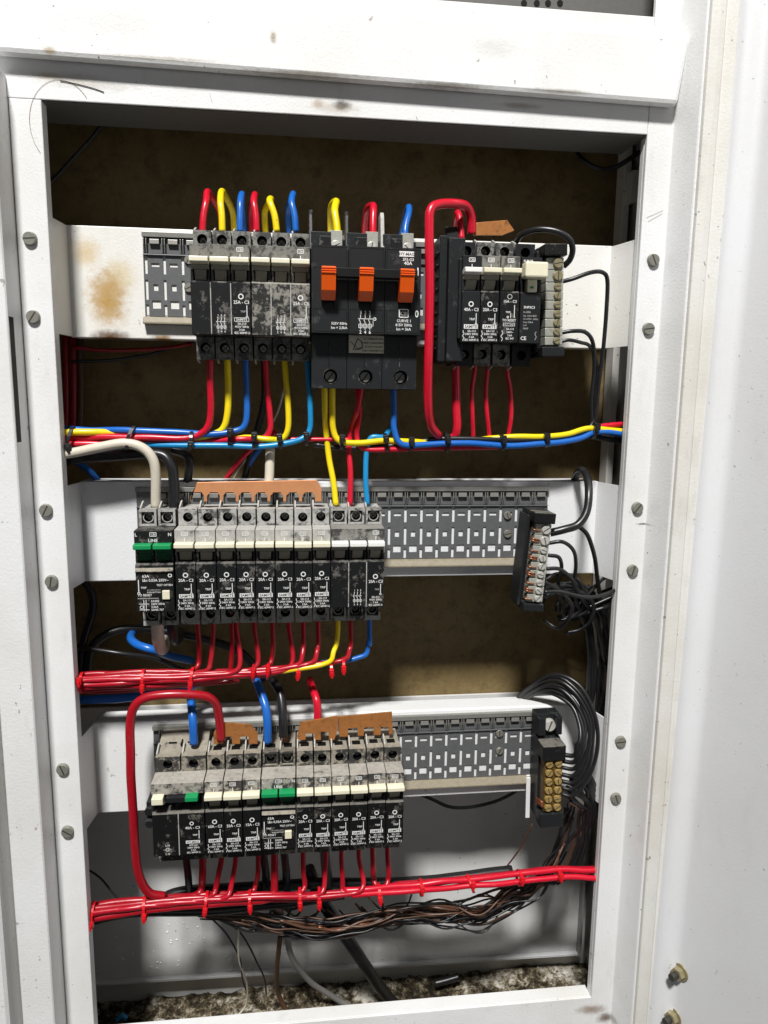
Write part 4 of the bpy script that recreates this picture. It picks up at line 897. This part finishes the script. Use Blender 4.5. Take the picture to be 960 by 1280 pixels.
for i, (x, y, h) in enumerate(((103, 853, 24), (180, 849, 23), (240, 846, 22), (317, 841, 19), (335, 839, 18), (373, 836, 13), (414, 833, 13), (429, 829, 12))):
    tie(x, y, h, .010, 'tier', 'red cable tie on the red bundle under the middle row, %s from its left end' % ordn[i], grp, headdown=1 if i in (1, 2, 5, 6, 7) else -1, dpt=.0065)
wire('blue', 10.5, [(60, 880, .03), (107, 875, .026), (150, 873, .024), (190, 868, .024), (230, 859, .03), (260, 850, .05)], 'blue cable emerging left of the big dark red loop')
wire('blue', 10, [(185, 780, .105), (170, 788, .09), (163, 797, .060), (172, 806, .045), (194, 813, .042), (212, 820, .06), (240, 826, .08)], 'thick blue cable crook behind the green-handled unit, catching the light')
wire('kcream', 15, [(197, 765, .010), (197, 785, .012), (199, 803, .018), (203, 812, .035), (206, 800, .06)], 'thick dirty cream cable stub under the middle green-handled unit')
wire('kblack', 14, [(215, 765, .016), (216, 785, .018), (220, 800, .03), (224, 790, .06)], 'thick black cable stub beside the dirty cream stub')
wire('kblack', 5.5, [(85, 806, .04), (112, 811, .035), (150, 817, .032), (190, 822, .04), (220, 834, .05), (260, 850, .07)], 'glossy black wire crossing behind the cream stub')
wire('kblack', 11, [(110, 850, .07), (115, 810, .07), (140, 790, .075), (180, 786, .08), (240, 795, .08), (300, 815, .08), (330, 850, .08)], 'thick black cable arching in the dark behind the middle row bundle')
wire('kblack', 10, [(98, 720, .06), (112, 735, .06), (116, 760, .065), (105, 800, .07), (98, 850, .07)], 'black cable curving down behind the left end of the middle rail')
wire('blue', 10.5, [(320, 850, .03), (326, 866, .022), (332, 885, .014), (334, 905, .011), (334, 928, .012)], 'thick blue cable entering the green-handled unit of the bottom row')
wire('kblack', 11, [(340, 850, .035), (349, 864, .024), (353, 885, .016), (354, 905, .012), (354, 920, .012)], 'thick black cable with bared copper end, entering the bottom row')
b = MB(); P0 = at(354, 913, .012); P1 = at(355, 926, .012)
for k in range(7): a = k*.9; o_ = Vector((math.cos(a), math.sin(a)*.6, 0))*.0021; b.tube([P0+o_, P1+o_*1.3], .0007, 'copperwire', 6)
tag(b.obj('bare_strands'), 'bared copper strands at the end of the thick black cable', 'wire')
wire('blue', 10.5, [(238, 862, .035), (239, 875, .022), (240, 890, .014), (241, 905, .010), (242, 930, .010)], 'thick blue cable entering the wide dusty switch')
wire('red', 9.5, [(388, 850, .045), (390, 858, .03), (395, 872, .018), (397, 885, .015), (397, 905, .014)], 'bright red cable end behind the left brown copper link')
wire('dred', 11, [(277, 925, .012), (274, 900, .010), (270, 881, .007), (258, 871, .003), (235, 868, .001), (208, 868, .0), (182, 872, .0), (168, 883, .0), (163, 905, .0), (163, 950, .0), (166, 1010, .001), (169, 1060, .003), (174, 1095, .006), (186, 1115, .010), (205, 1120, .014)], 'thick dark red cable looping around the left end of the bottom row')

# ------------------------------------------------------------------ bottom row wires
def path3(x):
    P = [(60, 1150), (113, 1140), (180, 1131), (258, 1124), (315, 1121), (400, 1119), (470, 1114), (530, 1109), (590, 1104), (650, 1097), (700, 1092), (748, 1093), (820, 1092)]
    for (a, b_), (c, d) in zip(P, P[1:]):
        if a <= x <= c: return b_+(d-b_)*(x-a)/(c-a)
    return 1092
def follow(x, xe, dy, yy, step):
    out = []
    while (x > xe if step < 0 else x < xe): out.append((x, path3(x)+dy*(.6+.4*min(1, abs(x-360)/200))+random.uniform(-1, 1), yy+random.uniform(-.0008, .0008))); x += step
    return out
Y3 = .012; sl3 = [(-7, .018), (-3, .011), (2, .007), (7.5, .010)]
g = 'wires hanging from the bottom row breakers'
dr = [('dred', 9, 253, 252, 0, -1), ('dred', 7, 277, 270, 1, -1), ('dred', 6.5, 294, 288, 2, -1), ('dred', 6.5, 323, 320, 0, -1), ('dred', 9.5, 343, 343, 3, -1), ('red', 6.3, 379, 381, 1, -1), ('red', 6.3, 407, 405, 2, -1), ('red', 6.3, 427, 429, 3, -1), ('red', 6.3, 449, 454, 2, -1), ('red', 6.3, 466, 467, 0, 1), ('red', 6.3, 485, 486, 1, -1)]
for i, (c, wp, x0, x1, sl, dirn) in enumerate(dr):
    dy, yy = sl3[sl]; tg = path3(x1)+dy*.6
    pts = [(x0, 1050, .010), (x0, 1072, .012), ((x0+x1)/2+random.uniform(-1, 1), 1090, .013), (x1, tg-13, yy+.003), (x1+dirn*3, tg-4, yy), (x1+dirn*12, tg, yy)]
    pts += follow(x1+dirn*30, 60 if dirn < 0 else 820, dy, yy, dirn*33)
    wire('mred' if (c == 'red' or sl in (1, 2)) and wp < 7 else c, wp, pts, '%s red wire under the bottom row breakers, counted from the left' % (ordn+['eleventh'])[i].capitalize(), g, wob=.0005)
gr = 'red wires of the bottom bundle running to the right'
for i, (dy, yy, x0, ye) in enumerate(((-5, .010, 430, 1087), (4, .008, 440, 1098))):
    wire('red', 7, follow(x0, 735, dy, yy, 30)+[(750, ye, yy), (800, ye+1, yy)], '%s red wire of the bottom bundle running right, counted from the top' % ordn[i].capitalize(), gr, wob=.0005)
wire('kblack', 11, [(60, 1165, .020), (113, 1151, .018), (150, 1143, .018), (180, 1140, .018), (258, 1139, .018), (313, 1134, .02), (370, 1128, .026), (430, 1118, .03)], 'thick black cable under the left of the bottom bundle')
wire('kblack', 13, [(190, 1135, .035), (215, 1118, .035), (260, 1112, .034), (330, 1108, .034), (400, 1104, .034), (470, 1104, .034), (540, 1101, .034), (600, 1093, .034), (640, 1088, .034)], 'long thick black cable lying behind the bottom bundle')
for (x, wd, lab) in ((233, 9, 'first'), (330, 10, 'second'), (356, 10, 'third'), (407, 13, 'fourth')):
    wire('kblack', wd, [(x-3, 1050, .022), (x, 1075, .024), (x+2, 1095, .028), (x+3, 1115, .034)], '%s black cable dropping behind the bottom row, counted from the left' % lab, 'black cables dropping behind the bottom row')
grp = 'red cable ties on the bottom bundle'
for i, (x, h) in enumerate(((117, 27), (182, 24), (258, 21), (313, 18), (375, 16), (399, 16), (474, 15), (526, 18), (588, 19), (649, 16), (697, 14))):
    tie(x, path3(x)+(2 if x < 330 else 0), h, .011, 'tier', 'red cable tie on the bottom bundle, %s from its left end' % (ordn+['eleventh'])[i], grp, headdown=1 if i < 7 else -1, dpt=.0065, lean=-5 if i == 8 else 0)
# hanging harness of thin brown and black wires
rnd = random.Random(3)
HX = [(250, 1140), (300, 1148), (350, 1158), (400, 1163), (450, 1156), (505, 1142), (555, 1136), (600, 1130), (640, 1118), (668, 1104), (690, 1085), (702, 1055), (712, 1015)]
LBL = {'brown': 'brown', 'kblack': 'black', 'kgrey': 'pale grey', 'copperwire': 'bare copper'}
for i in range(40):
    c = ['brown', 'kblack', 'brown', 'kblack', 'kblack'][i % 5]
    if i in (7, 23): c = 'kgrey'
    if i in (12, 30): c = 'copperwire'
    a = rnd.randint(0, 3); e = rnd.randint(9, 13); amp = rnd.uniform(-1, 1); yy = .030+rnd.uniform(-.008, .016); xs = []
    for (x, y) in HX[a:e]:
        sagx = max(0, 1-abs(x-600)/110)
        xs.append((x+rnd.uniform(-5, 5), y+amp*10+sagx*rnd.uniform(-4, 24)+rnd.uniform(-3.5, 3.5), yy+rnd.uniform(-.005, .005)))
    wire(c, rnd.choice([1.8, 2.2, 2.6, 3.2]), xs, 'thin %s wire in the sagging harness under the bottom bundle' % LBL[c], 'thin %s wires of the sagging harness' % LBL[c], wob=.0035, n=6)
for i in range(14):
    x = rnd.uniform(300, 520); y = 1135+rnd.uniform(-8, 14); c = ['kblack', 'brown'][i % 2]; rr = rnd.uniform(14, 34)
    wire(c, rnd.uniform(1.8, 3), [(x-rr*1.4, y-6, .03), (x-rr*.7, y+rr*.35, .028), (x, y+rr*.55, .032), (x+rr*.6, y+rr*.2, .034), (x+rr*.8, y-8, .036)], 'thin %s loop hanging at the left of the harness' % LBL[c], 'thin %s loops hanging from the harness' % LBL[c], wob=.003, n=6)
wire('kblack', 15, [(385, 1085, .04), (402, 1125, .04), (425, 1160, .045), (455, 1205, .06), (480, 1240, .085), (505, 1268, .10)], 'thick black cable running down to the floor at the centre')
wire('brown', 6, [(352, 1130, .045), (350, 1170, .05), (346, 1215, .07), (349, 1245, .09), (372, 1285, .085)], 'brown cable hanging down to the floor left of centre')
wire('kgrey', 7, [(358, 1165, .05), (364, 1195, .06), (385, 1225, .08), (415, 1245, .095), (440, 1260, .10), (465, 1275, .095)], 'grey braided strap trailing onto the dirty floor')
wire('kblack', 2.2, [(262, 1145, .05), (285, 1170, .055), (300, 1200, .065), (303, 1225, .08), (309, 1240, .09)], 'thin black wire hanging left of the brown cable, the nearer of two')
wire('kblack', 2.2, [(270, 1148, .05), (300, 1165, .055), (322, 1205, .07), (331, 1225, .08), (333, 1243, .09)], 'thin black wire ending just left of the brown cable')
wire('kcream', 2.4, [(298, 1160, .05), (299, 1200, .065), (309, 1232, .085), (308, 1255, .095), (296, 1270, .095), (280, 1280, .09)], 'thin pale wire curling onto the floor at left')
wire('kblack', 2.6, [(98, 1080, .05), (125, 1097, .05), (140, 1115, .045), (155, 1130, .035)], 'thin black wire slanting from the left jamb to the bottom bundle')
wire('kblack', 4.5, [(500, 985, .06), (535, 997, .06), (560, 1008, .055), (585, 1009, .055), (615, 1003, .055), (640, 992, .06), (660, 975, .06)], 'black wire sagging below the bottom rail')
wire('brown', 2, [(666, 1030, .03), (650, 1060, .04), (632, 1085, .045), (622, 1094, .04)], 'hair-thin brown wire dropping from the brass terminal bar')

# ------------------------------------------------------------------ black wires at the right
gb = 'black wires leaving the leaning terminal bar'
wire('kblack', 10, [(688, 666, -.006), (705, 662, -.008), (722, 656, -.008), (733, 640, -.006), (736, 615, .0), (733, 594, .012), (725, 588, .024), (718, 600, .045)], 'thick black cable looping up over the middle rail from the leaning bar')
wire('kblack', 5.5, [(722, 657, -.002), (734, 668, .0), (742, 690, .006), (746, 715, .016), (752, 760, .03)], 'black wire branching down from the thick cable beside the middle rail')
for i, pts in enumerate(([(686, 679, -.006), (703, 677, -.008), (716, 687, -.004), (720, 705, .004), (718, 740, .016), (730, 780, .03)], [(686, 694, -.006), (699, 697, -.006), (702, 710, .002), (698, 730, .02), (705, 770, .03)], [(683, 711, -.006), (700, 712, -.004), (715, 725, .004), (725, 745, .014), (745, 775, .03), (757, 830, .04)], [(680, 740, -.006), (700, 740, -.006), (730, 746, -.004), (755, 743, .002), (790, 728, .012)], [(680, 727, -.004), (700, 738, .004), (715, 760, .012), (700, 785, .02), (680, 775, .03)])):
    wire('kblack', 4.8, pts, '%s black wire leaving the side of the leaning terminal bar, from the top' % ordn[i].capitalize(), gb)
rnd = random.Random(11); gt = 'tangled black wires below the middle rail at right'
for i in range(12):
    cx, cy = rnd.uniform(695, 715), rnd.uniform(745, 765); rx = rnd.uniform(18, 38); ry = rnd.uniform(14, 34); a0 = rnd.uniform(2.0, 3.4); yy = rnd.uniform(.01, .045)
    pts = [(cx+rx*math.cos(a0-k*.55)-6*k/8, cy-ry*math.sin(a0-k*.55), yy+.002*k) for k in range(8)]
    if i % 2: pts.append((760+rnd.uniform(-8, 20), 730+rnd.uniform(-30, 30), yy+.01))
    wire('kblack', rnd.uniform(3.6, 5.5), pts, 'black wire looped in the tangle below the middle rail', gt)
for i in range(9):
    x = 740+rnd.uniform(-4, 22)
    wire('kblack', rnd.uniform(4, 6.5), [(x-25, 735+rnd.uniform(-10, 20), .03), (x-6, 770+rnd.uniform(-10, 10), .04), (x, 810, .045), (x+rnd.uniform(-4, 12), 850, .05), (x+rnd.uniform(-10, 4), 900, .055)], 'black wire going down between the middle and bottom rails at right', 'black wires in the right-hand gap between the rails')
ga = 'black wires arching over the bottom rail to the brass terminal bar'
for i in range(7):
    k = i/6; y0 = 992-k*50; j = rnd.uniform(-2, 2)
    wire('kblack', rnd.uniform(4.4, 5.6), [(640+k*12+j, 884, .065), (656+k*8, 862+k*8+j, .048), (692-k*3, 843+k*24+j, .026+.004*k), (722-k*7+j, 856+k*26, .012+.004*k), (743-k*19, 892+k*14, .002+.004*k), (746-k*20+j*1.5, 930-k*6, .0), (737-k*16, 968-k*36, .0), (718, y0+2, .003), (702, y0+1, .008)], '%s black wire arching over the bottom rail to the brass bar, counted from the outermost' % ordn[i].capitalize(), ga)
for i in range(10):
    x = 705+rnd.uniform(-4, 24); c = 'kblack' if i % 3 else 'brown'
    wire(c, rnd.uniform(2.5, 5.5) if c == 'kblack' else 2.2, [(708+rnd.uniform(0, 6), 968+i*4, .008), (728+rnd.uniform(-6, 6), 985+i*3, .012), (735+rnd.uniform(-12, 8), 1020, .02), (x+6, 1055, .03), (x-6, 1085, .035), (x-30, 1105, .035)], 'thin %s wire dropping from the brass bar into the harness' % ('black' if c == 'kblack' else 'brown'), 'thin %s wires dropping below the brass bar' % ('black' if c == 'kblack' else 'brown'))
for i in range(5):
    wire('kblack', 6, [(732, 960+i*4, .012), (745, 985+i*8, .02), (757, 1010+i*8, .03), (775, 1030+i*10, .04)], 'black wire slipping behind the right jamb below the bottom rail', 'black wires slipping behind the right jamb')

# ------------------------------------------------------------------ floor dirt and scraps
b = MB(); k = b.mi('dirt'); nx, ny = 150, 34; G = []
for j in range(ny):
    row = []
    for i in range(nx):
        x = -.043+.497*i/(nx-1); y = .012+.1205*j/(ny-1); p = Vector((x, y, 0))
        h = .0035*(mnoise.noise(p*35)+.5)+.005*max(0, mnoise.noise(p*95+Vector((5, 0, 0))))+.003*mnoise.noise(p*230)
        row.append(b.b.verts.new((x, y, -.7672+max(0, h)+.003*(j/(ny-1))**3)))
    G.append(row)
for j in range(ny-1):
    for i in range(nx-1): f = b.b.faces.new((G[j][i], G[j][i+1], G[j+1][i+1], G[j+1][i])); f.material_index = k
rnd = random.Random(5)
for i in range(1500):
    x = rnd.uniform(-.04, .45); y = rnd.uniform(.07, .130); s = rnd.uniform(.0005, .0018)+.003*(rnd.random()**8); c = Vector((x, y, -.7645+rnd.uniform(0, .004)))
    v = [b.b.verts.new(c+Vector((rnd.uniform(-1, 1), rnd.uniform(-1, 1), rnd.uniform(-.6, .8)))*s) for _ in range(4)]
    for f in ((0, 1, 2), (0, 2, 3), (0, 3, 1), (1, 3, 2)): b.b.faces.new([v[q] for q in f]).material_index = k
tag(b.obj('floor_debris'), 'crumbled plaster, dust and dirt lying on the cabinet floor', 'debris', None, 'stuff')
wire('kblack', 9, [(543, 1229, .110), (560, 1225, .110), (574, 1221, .110)], 'short piece of black conduit lying on the dirt at the back', name='conduit_scrap', cat='cable scrap')
wire('kblack', 6, [(541, 1254, .085), (560, 1250, .085), (590, 1250, .085), (616, 1249, .085)], 'longer piece of black cable lying on the dirt near the sill', name='cable_scrap', cat='cable scrap')
wire('kblack', 6, [(722, 1245, .07), (735, 1236, .08), (742, 1222, .09), (744, 1205, .09)], 'black cable end curving up in the right floor corner', name='cable_scrap', cat='cable scrap')
wire('lblue', 6, [(146, 1275, .09), (152, 1270, .09), (158, 1273, .09)], 'tiny bright blue plastic scrap on the floor at left', name='plastic_scrap', cat='plastic scrap')
